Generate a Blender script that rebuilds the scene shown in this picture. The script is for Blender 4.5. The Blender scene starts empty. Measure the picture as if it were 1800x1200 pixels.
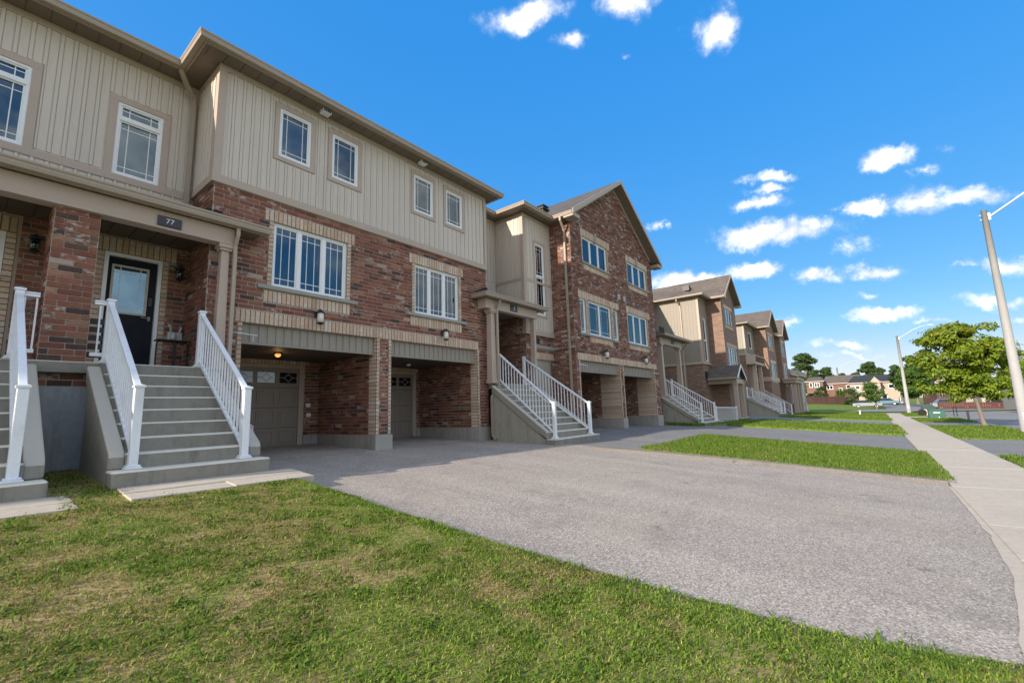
import bpy, math, random
import numpy as np
from mathutils import Vector, Matrix, noise

random.seed(11)
rng = np.random.default_rng(5)
sc = bpy.context.scene
COL = sc.collection
R = math.radians

# ------------------------------------------------------------------ camera, sky, sun, exposure
# world axes: X runs down the street, Y towards the row of houses, Z up; the camera stands at the origin on the lawn
yaw, pitch, roll = R(38.3266), R(8.5729), R(-1.8319)
fwd = Vector((math.cos(yaw) * math.cos(pitch), math.sin(yaw) * math.cos(pitch), math.sin(pitch)))
right = Vector((math.sin(yaw), -math.cos(yaw), 0))
up = right.cross(fwd)
r2 = math.cos(roll) * right + math.sin(roll) * up
u2 = -math.sin(roll) * right + math.cos(roll) * up
cam = bpy.data.cameras.new('camera')
cam.sensor_width = 36.0
cam.lens = 788.5 / 1800 * 36
cam.clip_start, cam.clip_end = 0.05, 3000
camo = bpy.data.objects.new('camera', cam)
camo.matrix_world = Matrix(((r2.x, u2.x, -fwd.x, 0), (r2.y, u2.y, -fwd.y, 0), (r2.z, u2.z, -fwd.z, 0), (0, 0, 0, 1)))
COL.objects.link(camo)
sc.camera = camo

SUNV = Vector((-2.4, 0.42, 1.0)).normalized()
elev = math.asin(SUNV.z)
azim = math.atan2(SUNV.x, SUNV.y)
sl = bpy.data.lights.new('sun', 'SUN')
sl.energy = 3.7
sl.angle = R(0.5)
sl.color = (1.0, 0.89, 0.76)
so = bpy.data.objects.new('sun', sl)
so.rotation_euler = SUNV.to_track_quat('Z', 'Y').to_euler()
so.location = (-40, 10, 30)
COL.objects.link(so)

sc.view_settings.view_transform = 'Standard'
sc.view_settings.look = 'None'
sc.view_settings.exposure = 0.85
sc.view_settings.gamma = 1.0
sc.view_settings.use_curve_mapping = False

W = bpy.data.worlds.new('World')
sc.world = W
W.use_nodes = True
wt = W.node_tree


def nd(nt, typ, **kw):
    n = nt.nodes.new(typ)
    for k, v in kw.items():
        if k.startswith('i_'):
            key = k[2:]
            n.inputs[int(key) if key.isdigit() else key].default_value = v
        else:
            setattr(n, k, v)
    return n


def mth(nt, op, a, b=None, c=None, clamp=False):
    n = nt.nodes.new('ShaderNodeMath')
    n.operation = op
    n.use_clamp = clamp
    for i, v in enumerate((a, b, c)):
        if v is None:
            continue
        if hasattr(v, 'is_linked') or hasattr(v, 'links'):
            nt.links.new(v, n.inputs[i])
        else:
            n.inputs[i].default_value = v
    return n.outputs[0]


def vmth(nt, op, a, b=None):
    n = nt.nodes.new('ShaderNodeVectorMath')
    n.operation = op
    for i, v in enumerate((a, b)):
        if v is None:
            continue
        if hasattr(v, 'is_linked') or hasattr(v, 'links'):
            nt.links.new(v, n.inputs[i])
        else:
            n.inputs[i].default_value = v
    return n.outputs['Value'] if op in ('LENGTH', 'DOT_PRODUCT') else n.outputs[0]


def build_sky():
    nt = wt
    bg = nt.nodes['Background']
    sky = nd(nt, 'ShaderNodeTexSky', sky_type='NISHITA', sun_disc=False, sun_elevation=elev, sun_rotation=azim,
             air_density=1.0, dust_density=0.6, ozone_density=2.5)
    sep = nd(nt, 'ShaderNodeSeparateColor', mode='HSV')
    nt.links.new(sky.outputs[0], sep.inputs[0])
    s = mth(nt, 'MULTIPLY', sep.outputs[1], 1.36, clamp=True)
    v = mth(nt, 'MULTIPLY', mth(nt, 'POWER', sep.outputs[2], 0.17), SKYV)
    cmb = nd(nt, 'ShaderNodeCombineColor', mode='HSV')
    h = sep.outputs[0]
    h2 = mth(nt, 'ADD', h, mth(nt, 'MULTIPLY', mth(nt, 'SUBTRACT', mth(nt, 'MAXIMUM', h, 0.578), h), mth(nt, 'GREATER_THAN', h, 0.22)))
    nt.links.new(h2, cmb.inputs[0])
    nt.links.new(s, cmb.inputs[1])
    nt.links.new(v, cmb.inputs[2])
    tc = nd(nt, 'ShaderNodeTexCoord')
    d = tc.outputs['Generated']
    sx = nd(nt, 'ShaderNodeSeparateXYZ')
    nt.links.new(d, sx.inputs[0])
    az = mth(nt, 'MULTIPLY', mth(nt, 'ARCTAN2', sx.outputs[1], sx.outputs[0]), 57.29578)
    el = mth(nt, 'MULTIPLY', mth(nt, 'ARCSINE', sx.outputs[2]), 57.29578)
    uv = nd(nt, 'ShaderNodeCombineXYZ')
    nt.links.new(az, uv.inputs[0])
    nt.links.new(el, uv.inputs[1])
    # ragged edges: warp the direction before measuring the distance to each cloud
    n1 = nd(nt, 'ShaderNodeTexNoise', i_Scale=9.0, i_Detail=7.0, i_Roughness=0.62)
    nt.links.new(d, n1.inputs['Vector'])
    w1 = vmth(nt, 'SUBTRACT', n1.outputs['Color'], (0.5, 0.5, 0.5))
    w1 = vmth(nt, 'MULTIPLY', w1, (9.0, 3.2, 0.0))
    n2 = nd(nt, 'ShaderNodeTexNoise', i_Scale=34.0, i_Detail=8.0, i_Roughness=0.68)
    nt.links.new(d, n2.inputs['Vector'])
    w2 = vmth(nt, 'MULTIPLY', vmth(nt, 'SUBTRACT', n2.outputs['Color'], (0.5, 0.5, 0.5)), (2.6, 1.5, 0.0))
    p = vmth(nt, 'ADD', vmth(nt, 'ADD', uv.outputs[0], w1), w2)
    # centre azimuth, elevation, half width, half height (degrees), strength
    clouds = [(34.5, 44.4, 8.5, 1.3, 1.0), (29, 42.0, 2.8, .9, .8), (20.5, 44.0, 4.6, 1.7, 1.0), (10.6, 39.2, 3.2, 2.0, 1.15),
              (-2.9, 22.6, 2.6, .95, 1.1), (-7.2, 21.6, 1.3, .45, .7), (-6.5, 20.5, 1.3, .5, .8), (6.0, 23.7, 3.1, .55, .8),
              (7.6, 21.6, 3.2, .65, .75), (6.3, 22.6, 2.4, .4, .6), (6.4, 18.2, 6.2, 1.65, 1.4), (3.5, 18.3, 3.0, 1.0, 1.1),
              (-2.1, 18.8, 2.0, .95, 1.2), (-6.2, 18.0, 3.0, 1.4, 1.3), (-9.6, 17.3, 3.2, 1.1, 1.1), (15.5, 14.4, 5.4, 1.2, 1.2),
              (9.4, 14.5, 3.2, 1.1, 1.2), (3.2, 12.7, 2.6, .9, 1.1), (-1.2, 12.4, 3.0, .95, 1.15), (-7.6, 11.5, 1.9, .5, .85),
              (-10.6, 10.8, 2.6, 1.0, 1.2), (-.7, 10.3, 1.8, .5, .7), (-1.4, 8.1, 4.0, .8, 1.1), (-9.5, 7.8, 3.4, .7, 1.0),
              (6.3, 8.7, 1.8, .7, 1.0), (-5.8, 6.6, 1.6, .4, .7), (2.3, 5.7, 2.9, .5, .9), (1.8, 4.6, 3.0, .4, .8),
              (20.0, 21.6, 1.1, .6, .8), (22.0, 39.6, .9, .35, .5), (-10.4, 6.0, 1.6, .4, .7), (-.2, 15.4, 1.2, .9, .5)]
    acc = None
    for (a, e, hw, hh, st) in clouds:
        mp = nd(nt, 'ShaderNodeMapping', vector_type='TEXTURE')
        mp.inputs[1].default_value = (a, e, 0)
        mp.inputs[2].default_value = (0, 0, math.atan(min(.34, max(-.1, .15 - .011 * (a - 2) + .004 * (e - 15)))))
        mp.inputs[3].default_value = (hw * 1.08, hh * 1.12, 1)
        nt.links.new(p, mp.inputs[0])
        t = mth(nt, 'MULTIPLY_ADD', vmth(nt, 'LENGTH', mp.outputs[0]), -st, st)
        acc = t if acc is None else mth(nt, 'MAXIMUM', acc, t)
    n3 = nd(nt, 'ShaderNodeTexNoise', i_Scale=15.0, i_Detail=10.0, i_Roughness=0.62)
    nt.links.new(d, n3.inputs['Vector'])
    acc = mth(nt, 'ADD', acc, mth(nt, 'MULTIPLY_ADD', n3.outputs['Fac'], 1.9, -0.90))
    # dense white cloud added outside the view to whiten and lift the shade
    n4 = nd(nt, 'ShaderNodeTexNoise', i_Scale=2.6, i_Detail=9.0, i_Roughness=0.6)
    nt.links.new(vmth(nt, 'MULTIPLY', d, (1, 1, 1.7)), n4.inputs['Vector'])

    def step(v, a_, b_):
        q_ = nd(nt, 'ShaderNodeMapRange', interpolation_type='SMOOTHSTEP')
        nt.links.new(v, q_.inputs[0])
        q_.inputs[1].default_value, q_.inputs[2].default_value = a_, b_
        return q_.outputs[0]
    wgt = mth(nt, 'MAXIMUM', mth(nt, 'MAXIMUM', step(az, -18, -34), step(az, 96, 112)), step(el, 49, 60))
    rest = mth(nt, 'ADD', mth(nt, 'MULTIPLY_ADD', n4.outputs['Fac'], 5.0, -2.5 + 0.62), mth(nt, 'MULTIPLY_ADD', wgt, 3.2, -3.2))
    acc = mth(nt, 'MAXIMUM', acc, rest)
    mr = nd(nt, 'ShaderNodeMapRange', interpolation_type='SMOOTHSTEP')
    nt.links.new(acc, mr.inputs[0])
    mr.inputs[1].default_value, mr.inputs[2].default_value = -0.06, 1.0
    mr.inputs[3].default_value, mr.inputs[4].default_value = 0.0, 0.97
    ramp = nd(nt, 'ShaderNodeValToRGB')
    ramp.color_ramp.elements[0].position = 0.36
    ramp.color_ramp.elements[0].color = (0.55, 0.59, 0.67, 1)
    ramp.color_ramp.elements[1].position = 0.60
    ramp.color_ramp.elements[1].color = (1, .975, .94, 1)
    nt.links.new(n3.outputs['Fac'], ramp.inputs[0])
    sca = nd(nt, 'ShaderNodeVectorMath', operation='SCALE')
    nt.links.new(ramp.outputs[0], sca.inputs[0])
    sca.inputs['Scale'].default_value = CLOUDV
    mix = nd(nt, 'ShaderNodeMix', data_type='RGBA')
    nt.links.new(mth(nt, 'POWER', mr.outputs[0], 1.5), mix.inputs[0])
    nt.links.new(cmb.outputs[0], mix.inputs[6])
    nt.links.new(sca.outputs[0], mix.inputs[7])
    nt.links.new(mix.outputs[2], bg.inputs[0])
    bg.inputs[1].default_value = 0.12


SKYV, CLOUDV = 3.35, 7.2
build_sky()

# ------------------------------------------------------------------ materials


def newmat(name):
    m = bpy.data.materials.new(name)
    m.use_nodes = True
    nt = m.node_tree
    b = nt.nodes['Principled BSDF']
    return m, nt, b


def ramp(nt, fac, stops, interp='LINEAR'):
    n = nt.nodes.new('ShaderNodeValToRGB')
    cr = n.color_ramp
    cr.interpolation = interp
    while len(cr.elements) < len(stops):
        cr.elements.new(0.5)
    for e, (p, c) in zip(cr.elements, stops):
        e.position = p
        e.color = (*c, 1)
    nt.links.new(fac, n.inputs[0])
    return n.outputs[0]


def mixc(nt, fac, a, b, mode='MIX'):
    n = nt.nodes.new('ShaderNodeMix')
    n.data_type = 'RGBA'
    n.blend_type = mode
    for i, v in ((0, fac), (6, a), (7, b)):
        if hasattr(v, 'links'):
            nt.links.new(v, n.inputs[i])
        else:
            n.inputs[i].default_value = v if i == 0 else (*v, 1)
    return n.outputs[2]


def tex(nt, scale, detail=4, rough=.55, stretch=None, kind='NOISE', off=None):
    g = nt.nodes.new('ShaderNodeNewGeometry')
    v = g.outputs['Position']
    if stretch:
        v = vmth(nt, 'MULTIPLY', v, stretch)
    if off:
        v = vmth(nt, 'ADD', v, off)
    if kind == 'VORONOI':
        n = nd(nt, 'ShaderNodeTexVoronoi', i_Scale=scale)
        nt.links.new(v, n.inputs['Vector'])
        return n
    n = nd(nt, 'ShaderNodeTexNoise', i_Scale=scale, i_Detail=detail, i_Roughness=rough)
    nt.links.new(v, n.inputs['Vector'])
    return n.outputs['Fac']


def bump(nt, b, h, strength=.3, dist=.01):
    n = nd(nt, 'ShaderNodeBump', i_Strength=strength, i_Distance=dist)
    nt.links.new(h, n.inputs['Height'])
    nt.links.new(n.outputs[0], b.inputs['Normal'])


def plain(name, c, rough=.6, var=.12, scale=3., fine=40., spec=.4, bmp=.15, stretch=None, dirt=None):
    """A painted or cast surface: broad tonal drift, fine grain, light relief, optional stains."""
    m, nt, b = newmat(name)
    big = tex(nt, scale, 5, .6, stretch)
    lo = tuple(x * (1 - var) for x in c)
    hi = tuple(min(1, x * (1 + var)) for x in c)
    col = ramp(nt, big, [(.3, lo), (.7, hi)])
    fn = tex(nt, fine, 3, .6, stretch)
    col = mixc(nt, .35, col, ramp(nt, fn, [(.3, tuple(x * .86 for x in c)), (.7, tuple(min(1, x * 1.12) for x in c))]))
    if dirt:
        dn = tex(nt, dirt[0], 6, .65, dirt[2] if len(dirt) > 2 else None, off=(7, 3, 1))
        col = mixc(nt, ramp(nt, dn, [(.55, (0, 0, 0)), (.72, (.75, .75, .75))]), col, dirt[1])
    nt.links.new(col, b.inputs['Base Color'])
    b.inputs['Roughness'].default_value = rough
    b.inputs['Specular IOR Level'].default_value = spec
    if bmp:
        bump(nt, b, fn, bmp, .006)
    return m


def rnd(nt):
    """Random value per object and per mesh island, so that single and joined bricks both vary."""
    oi = nt.nodes.new('ShaderNodeObjectInfo')
    g = nt.nodes.new('ShaderNodeNewGeometry')
    return mth(nt, 'FRACT', mth(nt, 'ADD', mth(nt, 'MULTIPLY', oi.outputs['Random'], 1.0), g.outputs['Random Per Island']))


def brickmat(name, stops, pale, palew=.10):
    m, nt, b = newmat(name)
    r = rnd(nt)
    col = ramp(nt, r, stops)
    n = tex(nt, 28, 5, .65)
    col = mixc(nt, .55, col, ramp(nt, n, [(.25, (.45, .42, .4)), (.75, (1.25, 1.2, 1.15))]), 'MULTIPLY')
    r2_ = mth(nt, 'FRACT', mth(nt, 'MULTIPLY', r, 17.31))
    blot = tex(nt, 9, 4, .7, (1, 1, 2.2), off=(3, 9, 2))
    k = mth(nt, 'MULTIPLY', mth(nt, 'GREATER_THAN', r2_, 1 - palew * 3.2), ramp(nt, blot, [(.5, (0, 0, 0)), (.62, (.85, .85, .85))]))
    col = mixc(nt, k, col, pale)
    full = mth(nt, 'MULTIPLY', mth(nt, 'GREATER_THAN', mth(nt, 'FRACT', mth(nt, 'MULTIPLY', r, 53.7)), 1 - palew * .35), .6)
    col = mixc(nt, full, col, pale)
    nt.links.new(col, b.inputs['Base Color'])
    b.inputs['Roughness'].default_value = .9
    b.inputs['Specular IOR Level'].default_value = .2
    bump(nt, b, n, .5, .006)
    return m


MAT = {}
MAT['brick'] = brickmat('red brick', [(0, (.19, .078, .056)), (.2, (.245, .10, .07)), (.42, (.29, .125, .085)), (.6, (.20, .085, .062)),
                                      (.70, (.34, .165, .10)), (.79, (.085, .058, .052)), (.90, (.115, .072, .06)), (.95, (.38, .22, .14)), (1, (.22, .095, .07))], (.50, .42, .37), .06)
MAT['brick_brown'] = brickmat('brown brick', [(0, (.17, .075, .052)), (.25, (.23, .10, .068)), (.5, (.28, .125, .085)), (.7, (.14, .07, .055)),
                                              (.82, (.30, .16, .10)), (.88, (.085, .058, .05)), (1, (.12, .07, .058))], (.50, .43, .39), .12)
MAT['buff'] = brickmat('buff brick', [(0, (.50, .365, .26)), (.25, (.64, .48, .36)), (.5, (.56, .40, .285)), (.7, (.70, .56, .44)), (.85, (.62, .53, .44)), (1, (.58, .44, .32))], (.66, .57, .47), .06)
MAT['mortar'] = plain('mortar', (.47, .42, .375), .95, .12, 4, 90, .2, .4)
MAT['joint_dark'] = plain('dark pointing', (.13, .10, .08), .95, .12, 4, 90, .2, .4)
MAT['mortar_dark'] = plain('mortar dark', (.37, .30, .245), .95, .12, 4, 90, .2, .4)
MAT['siding_tan'] = plain('tan siding', (.305, .27, .222), .62, .05, 1.3, 60, .3, .12, (1, 1, .08))
MAT['siding'] = plain('taupe siding', (.60, .528, .455), .62, .07, 1.6, 60, .3, .12, (1, 1, .10), (2.4, (.50, .44, .37), (1.4, 1.4, .14)))
MAT['trim'] = plain('tan trim', (.46, .365, .30), .55, .05, 2, 40, .35, .06)
MAT['gutter'] = plain('tan aluminium', (.37, .30, .235), .4, .06, 2, 30, .5, .04)
MAT['soffit'] = plain('soffit', (.195, .155, .118), .6, .06, 2, 30, .3, .05)
MAT['white'] = plain('white vinyl', (.80, .81, .82), .38, .02, 3, 30, .5, .03)
MAT['rail'] = plain('white railing', (.78, .80, .83), .35, .03, 3, 30, .5, .03, None, (2.5, (.62, .63, .63)))
MAT['black'] = plain('black metal', (.02, .02, .022), .45, .1, 4, 30, .5, .05)
MAT['steel'] = plain('galvanised steel', (.55, .57, .57), .45, .08, 2, 20, .6, .04)
MAT['shingle_dark'] = plain('dark flashing', (.03, .03, .035), .8, .2, 3, 40, .2, .2)
MAT['door'] = plain('navy door', (.010, .013, .021), .5, .1, 3, 30, .15, .03)
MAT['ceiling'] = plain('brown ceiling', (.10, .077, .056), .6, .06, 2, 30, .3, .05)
MAT['garage'] = plain('garage door', (.25, .215, .18), .5, .04, 2, 30, .4, .04)
MAT['tan_door'] = plain('tan door', (.36, .33, .28), .5, .04, 2, 30, .4, .04)
MAT['inside'] = plain('room', (.15, .155, .16), .9, .1, 1, 5, .1, 0)
MAT['blind'] = plain('blind', (.70, .74, .78), .6, .04, 2, 20, .3, 0)
MAT['curtain'] = plain('curtain', (.66, .70, .76), .8, .06, 2, 20, .2, 0)
MAT['chrome'] = plain('chrome', (.5, .5, .5), .25, .05, 5, 20, .8, 0)
MAT['plaque'] = plain('plaque', (.012, .016, .022), .3, .1, 5, 30, .5, 0)
MAT['digit'] = plain('digit', (.7, .74, .76), .4, .02, 5, 30, .5, 0)
MAT['greenbox'] = plain('green paint', (.035, .115, .09), .5, .12, 2, 20, .4, .05)
MAT['darkgreen'] = plain('dark green plastic', (.02, .06, .045), .45, .15, 2, 20, .4, .03)
MAT['palefront'] = plain('pale panel', (.5, .45, .42), .6, .15, 3, 20, .4, .03)
MAT['stake'] = plain('weathered stake', (.32, .24, .18), .9, .15, 4, 30, .2, .2)
MAT['fence'] = plain('brown stained wood', (.058, .028, .024), .8, .2, 1.5, 20, .25, .2, (1, 1, .1))
MAT['redfence'] = plain('red stained wood', (.11, .045, .036), .75, .15, 1.5, 20, .25, .2, (1, 1, .15))
MAT['bark'] = plain('bark', (.20, .17, .145), .95, .25, 6, 30, .2, .6, (1, 1, .25))
MAT['tyre'] = plain('tyre', (.02, .02, .02), .8, .1, 5, 30, .3, .05)
MAT['binblue'] = plain('grey blue plastic', (.12, .16, .22), .5, .08, 3, 20, .4, .03)
MAT['roofbrown'] = None


def concrete(name, c, lo=.18, stain=(.22, .21, .18), streak=True, bscale=90, lit_top=0):
    m, nt, b = newmat(name)
    big = tex(nt, 1.6, 6, .65)
    col = ramp(nt, big, [(.3, tuple(x * (1 - lo) for x in c)), (.7, tuple(x * (1 + lo * .7) for x in c))])
    med = tex(nt, 11, 6, .7)
    col = mixc(nt, .45, col, ramp(nt, med, [(.32, tuple(x * .78 for x in c)), (.68, tuple(x * 1.16 for x in c))]))
    if streak:
        s = tex(nt, 3.2, 6, .7, (1.6, 1.6, .3), off=(5, 1, 8))
        col = mixc(nt, ramp(nt, s, [(.50, (0, 0, 0)), (.70, (.85, .85, .85))]), col, stain)
    vo = tex(nt, 17, kind='VORONOI')
    pit = mth(nt, 'LESS_THAN', vo.outputs['Distance'], .09)
    col = mixc(nt, mth(nt, 'MULTIPLY', pit, .55), col, tuple(x * .35 for x in c))
    if lit_top:      # sky light painted into the colour: up-facing faces and nosings mixed paler
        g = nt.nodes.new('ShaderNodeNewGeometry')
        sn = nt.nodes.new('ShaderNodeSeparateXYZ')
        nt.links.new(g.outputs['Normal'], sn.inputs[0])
        col = mixc(nt, mth(nt, 'MULTIPLY', mth(nt, 'GREATER_THAN', sn.outputs[2], .3), .8), col, tuple(min(1, x * lit_top) for x in c))
    nt.links.new(col, b.inputs['Base Color'])
    b.inputs['Roughness'].default_value = .88
    b.inputs['Specular IOR Level'].default_value = .25
    f = tex(nt, bscale, 4, .7)
    bump(nt, b, mth(nt, 'ADD', f, mth(nt, 'MULTIPLY', pit, -1.2)), .45, .006)
    return m


MAT['concrete'] = concrete('step concrete', (.27, .255, .215), .2, (.17, .16, .135), lit_top=2.9)
MAT['coping'] = concrete('parapet concrete', (.31, .29, .245), .18, (.20, .185, .15), lit_top=1.75)
MAT['foundation'] = concrete('foundation concrete', (.37, .385, .39), .12, (.26, .26, .25))
MAT['foundation3'] = concrete('carport foundation', (.36, .34, .30), .14, (.24, .22, .19))
MAT['foundation2'] = concrete('stair side concrete', (.35, .33, .275), .15, (.25, .23, .18))
MAT['slab'] = concrete('paving concrete', (.49, .43, .35), .10, (.40, .35, .28), False)
MAT['stone'] = concrete('sill stone', (.34, .325, .29), .12, (.25, .24, .21), False)


def asphalt(name, c, agg=85, contrast=.62, crack=False):
    m, nt, b = newmat(name)
    big = tex(nt, .55, 6, .65)
    col = ramp(nt, big, [(.3, tuple(x * .70 for x in c)), (.7, tuple(x * 1.22 for x in c))])
    vo = tex(nt, agg, kind='VORONOI')
    sp = nt.nodes.new('ShaderNodeSeparateColor')
    nt.links.new(vo.outputs['Color'], sp.inputs[0])
    st = ramp(nt, sp.outputs[0], [(.0, tuple(x * (1 - contrast) for x in c)), (.5, c), (.86, tuple(x * 1.25 for x in c)), (1, tuple(min(.9, x * 1.9) for x in c))])
    col = mixc(nt, .75, col, st)
    st2 = tex(nt, 1.7, 7, .72, off=(2, 5, 0))
    col = mixc(nt, ramp(nt, st2, [(.54, (0, 0, 0)), (.72, (.65, .65, .65))]), col, tuple(x * .62 for x in c))
    oil = tex(nt, 2.6, 3, .5, off=(13, 2, 0))
    col = mixc(nt, ramp(nt, oil, [(.70, (0, 0, 0)), (.76, (.6, .6, .6))]), col, tuple(x * .38 for x in c))
    trk = tex(nt, 1.0, 4, .6, (1.5, .12, 1), off=(3, 0, 0))      # wear along the wheel paths
    col = mixc(nt, .45, col, ramp(nt, trk, [(.35, (.80, .80, .81)), (.65, (1.16, 1.15, 1.13))]), 'MULTIPLY')
    warm = tex(nt, .9, 4, .6, off=(20, 5, 0))
    col = mixc(nt, ramp(nt, warm, [(.5, (0, 0, 0)), (.75, (.35, .35, .35))]), col, (c[0] * 1.12, c[1] * 1.04, c[2] * .9))
    if crack:
        v2 = nd(nt, 'ShaderNodeTexVoronoi', feature='DISTANCE_TO_EDGE', i_Scale=.33)
        g = nt.nodes.new('ShaderNodeNewGeometry')
        wv = nd(nt, 'ShaderNodeTexNoise', i_Scale=2.2, i_Detail=5.0)
        nt.links.new(g.outputs['Position'], wv.inputs['Vector'])
        vv = vmth(nt, 'ADD', g.outputs['Position'], vmth(nt, 'MULTIPLY', wv.outputs['Color'], (.9, .9, 0)))
        nt.links.new(vv, v2.inputs['Vector'])
        ck = mth(nt, 'LESS_THAN', v2.outputs['Distance'], .0028)
        msk = mth(nt, 'GREATER_THAN', tex(nt, .45, 3, .5, off=(1, 9, 0)), .54)
        col = mixc(nt, mth(nt, 'MULTIPLY', mth(nt, 'MULTIPLY', ck, msk), .55), col, tuple(x * .3 for x in c))
    nt.links.new(col, b.inputs['Base Color'])
    b.inputs['Roughness'].default_value = .9
    b.inputs['Specular IOR Level'].default_value = .25
    bump(nt, b, mth(nt, 'ADD', vo.outputs['Distance'], tex(nt, 60, 4, .7)), .6, .006)
    return m


MAT['asphalt'] = asphalt('weathered asphalt', (.375, .33, .285))
MAT['asphalt_new'] = asphalt('darker asphalt', (.22, .215, .21), 140, .35)
MAT['kerb_stone'] = asphalt('kerb asphalt', (.20, .18, .155), 120, .3)
MAT['road'] = asphalt('road asphalt', (.23, .225, .22), 90, .3)


def shingle(name, c):
    m, nt, b = newmat(name)
    g = nt.nodes.new('ShaderNodeNewGeometry')
    sx = nt.nodes.new('ShaderNodeSeparateXYZ')
    nt.links.new(g.outputs['Position'], sx.inputs[0])
    row = mth(nt, 'MULTIPLY', sx.outputs[2], 1 / .085)
    fr = mth(nt, 'FRACT', row)
    rowi = mth(nt, 'FLOOR', row)
    al = mth(nt, 'MULTIPLY', mth(nt, 'ADD', mth(nt, 'ADD', sx.outputs[0], sx.outputs[1]), mth(nt, 'MULTIPLY', rowi, .37)), 1 / .28)
    cell = nt.nodes.new('ShaderNodeCombineXYZ')
    nt.links.new(mth(nt, 'FLOOR', al), cell.inputs[0])
    nt.links.new(rowi, cell.inputs[1])
    wn = nd(nt, 'ShaderNodeTexWhiteNoise', noise_dimensions='2D')
    nt.links.new(cell.outputs[0], wn.inputs['Vector'])
    col = ramp(nt, wn.outputs[0], [(0, tuple(x * .72 for x in c)), (.5, c), (1, tuple(x * 1.3 for x in c))])
    big = tex(nt, .8, 5, .6)
    col = mixc(nt, .4, col, ramp(nt, big, [(.3, tuple(x * .75 for x in c)), (.7, tuple(x * 1.2 for x in c))]))
    col = mixc(nt, mth(nt, 'MULTIPLY', mth(nt, 'LESS_THAN', fr, .16), .55), col, tuple(x * .4 for x in c))
    nt.links.new(col, b.inputs['Base Color'])
    b.inputs['Roughness'].default_value = .95
    b.inputs['Specular IOR Level'].default_value = .15
    bump(nt, b, mth(nt, 'ADD', fr, tex(nt, 120, 2, .6)), .5, .01)
    return m


MAT['shingle'] = shingle('grey brown shingle', (.135, .115, .10))
MAT['shingle_grey'] = shingle('charcoal shingle', (.10, .095, .095))
MAT['shingle_black'] = shingle('blue black shingle', (.045, .05, .06))


def brickwall_tex(name, c1, c2, mort):
    """Far brickwork, too small to pick single bricks apart."""
    m, nt, b = newmat(name)
    g = nt.nodes.new('ShaderNodeNewGeometry')
    sx = nt.nodes.new('ShaderNodeSeparateXYZ')
    nt.links.new(g.outputs['Position'], sx.inputs[0])
    cb = nt.nodes.new('ShaderNodeCombineXYZ')
    nt.links.new(mth(nt, 'ADD', sx.outputs[0], sx.outputs[1]), cb.inputs[0])
    nt.links.new(sx.outputs[2], cb.inputs[1])
    bt = nd(nt, 'ShaderNodeTexBrick', i_Scale=1.0)
    bt.inputs['Brick Width'].default_value = .267
    bt.inputs['Row Height'].default_value = .089
    bt.inputs['Mortar Size'].default_value = .008
    bt.inputs['Color1'].default_value = (*c1, 1)
    bt.inputs['Color2'].default_value = (*c2, 1)
    bt.inputs['Mortar'].default_value = (*mort, 1)
    nt.links.new(cb.outputs[0], bt.inputs['Vector'])
    n = tex(nt, 2.2, 6, .75, (1, 1, 3.0))
    col = mixc(nt, .5, bt.outputs['Color'], ramp(nt, n, [(.3, (.55, .52, .5)), (.7, (1.3, 1.27, 1.2))]), 'MULTIPLY')
    bl = tex(nt, 3.1, 4, .7, (1, 1, 3.2), off=(4, 4, 4))
    col = mixc(nt, ramp(nt, bl, [(.62, (0, 0, 0)), (.68, (.6, .6, .6))]), col, (.5, .42, .36))
    nt.links.new(col, b.inputs['Base Color'])
    b.inputs['Roughness'].default_value = .9
    bump(nt, b, bt.outputs['Fac'], -.4, .008)
    return m


MAT['farbrick'] = brickwall_tex('far brown brick', (.27, .155, .105), (.17, .105, .08), (.30, .25, .21))
MAT['farred'] = brickwall_tex('far red brick', (.17, .085, .065), (.14, .07, .055), (.34, .22, .17))
MAT['farbeige'] = plain('far beige wall', (.42, .355, .29), .8, .06, 1, 8, .2, .05)
MAT['farcream'] = plain('far cream siding', (.42, .385, .31), .7, .05, 1, 8, .2, .05)
MAT['fargrey'] = plain('far grey siding', (.34, .31, .27), .7, .05, 1, 8, .2, .05)


def glassmat(name, tint, base=.30, refl=(.42, .50, .53)):
    m, nt, b = newmat(name)
    nt.nodes.remove(b)
    out = nt.nodes['Material Output']
    tr = nd(nt, 'ShaderNodeBsdfTransparent')
    tr.inputs[0].default_value = (*tint, 1)
    gl = nd(nt, 'ShaderNodeBsdfGlossy', i_Roughness=.02)
    gl.inputs[0].default_value = (*refl, 1)
    g = nt.nodes.new('ShaderNodeNewGeometry')
    wob = nd(nt, 'ShaderNodeTexNoise', i_Scale=1.1, i_Detail=2.0)
    nt.links.new(g.outputs['Position'], wob.inputs['Vector'])
    bp = nd(nt, 'ShaderNodeBump', i_Strength=.06, i_Distance=.05)
    nt.links.new(wob.outputs['Fac'], bp.inputs['Height'])
    nt.links.new(bp.outputs[0], gl.inputs['Normal'])
    lw = nd(nt, 'ShaderNodeFresnel', i_IOR=1.55)
    f = mth(nt, 'ADD', mth(nt, 'MULTIPLY', lw.outputs[0], 1.3), base, clamp=True)
    mx = nd(nt, 'ShaderNodeMixShader')
    nt.links.new(f, mx.inputs[0])
    nt.links.new(tr.outputs[0], mx.inputs[1])
    nt.links.new(gl.outputs[0], mx.inputs[2])
    nt.links.new(mx.outputs[0], out.inputs[0])
    return m


MAT['glass'] = glassmat('window glass', (.36, .49, .57), .15)
MAT['glass_dark'] = glassmat('dark glass', (.10, .13, .15), .12)


def emis(name, c, s):
    m, nt, b = newmat(name)
    b.inputs['Base Color'].default_value = (*c, 1)
    b.inputs['Emission Color'].default_value = (*c, 1)
    b.inputs['Emission Strength'].default_value = s
    return m


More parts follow.
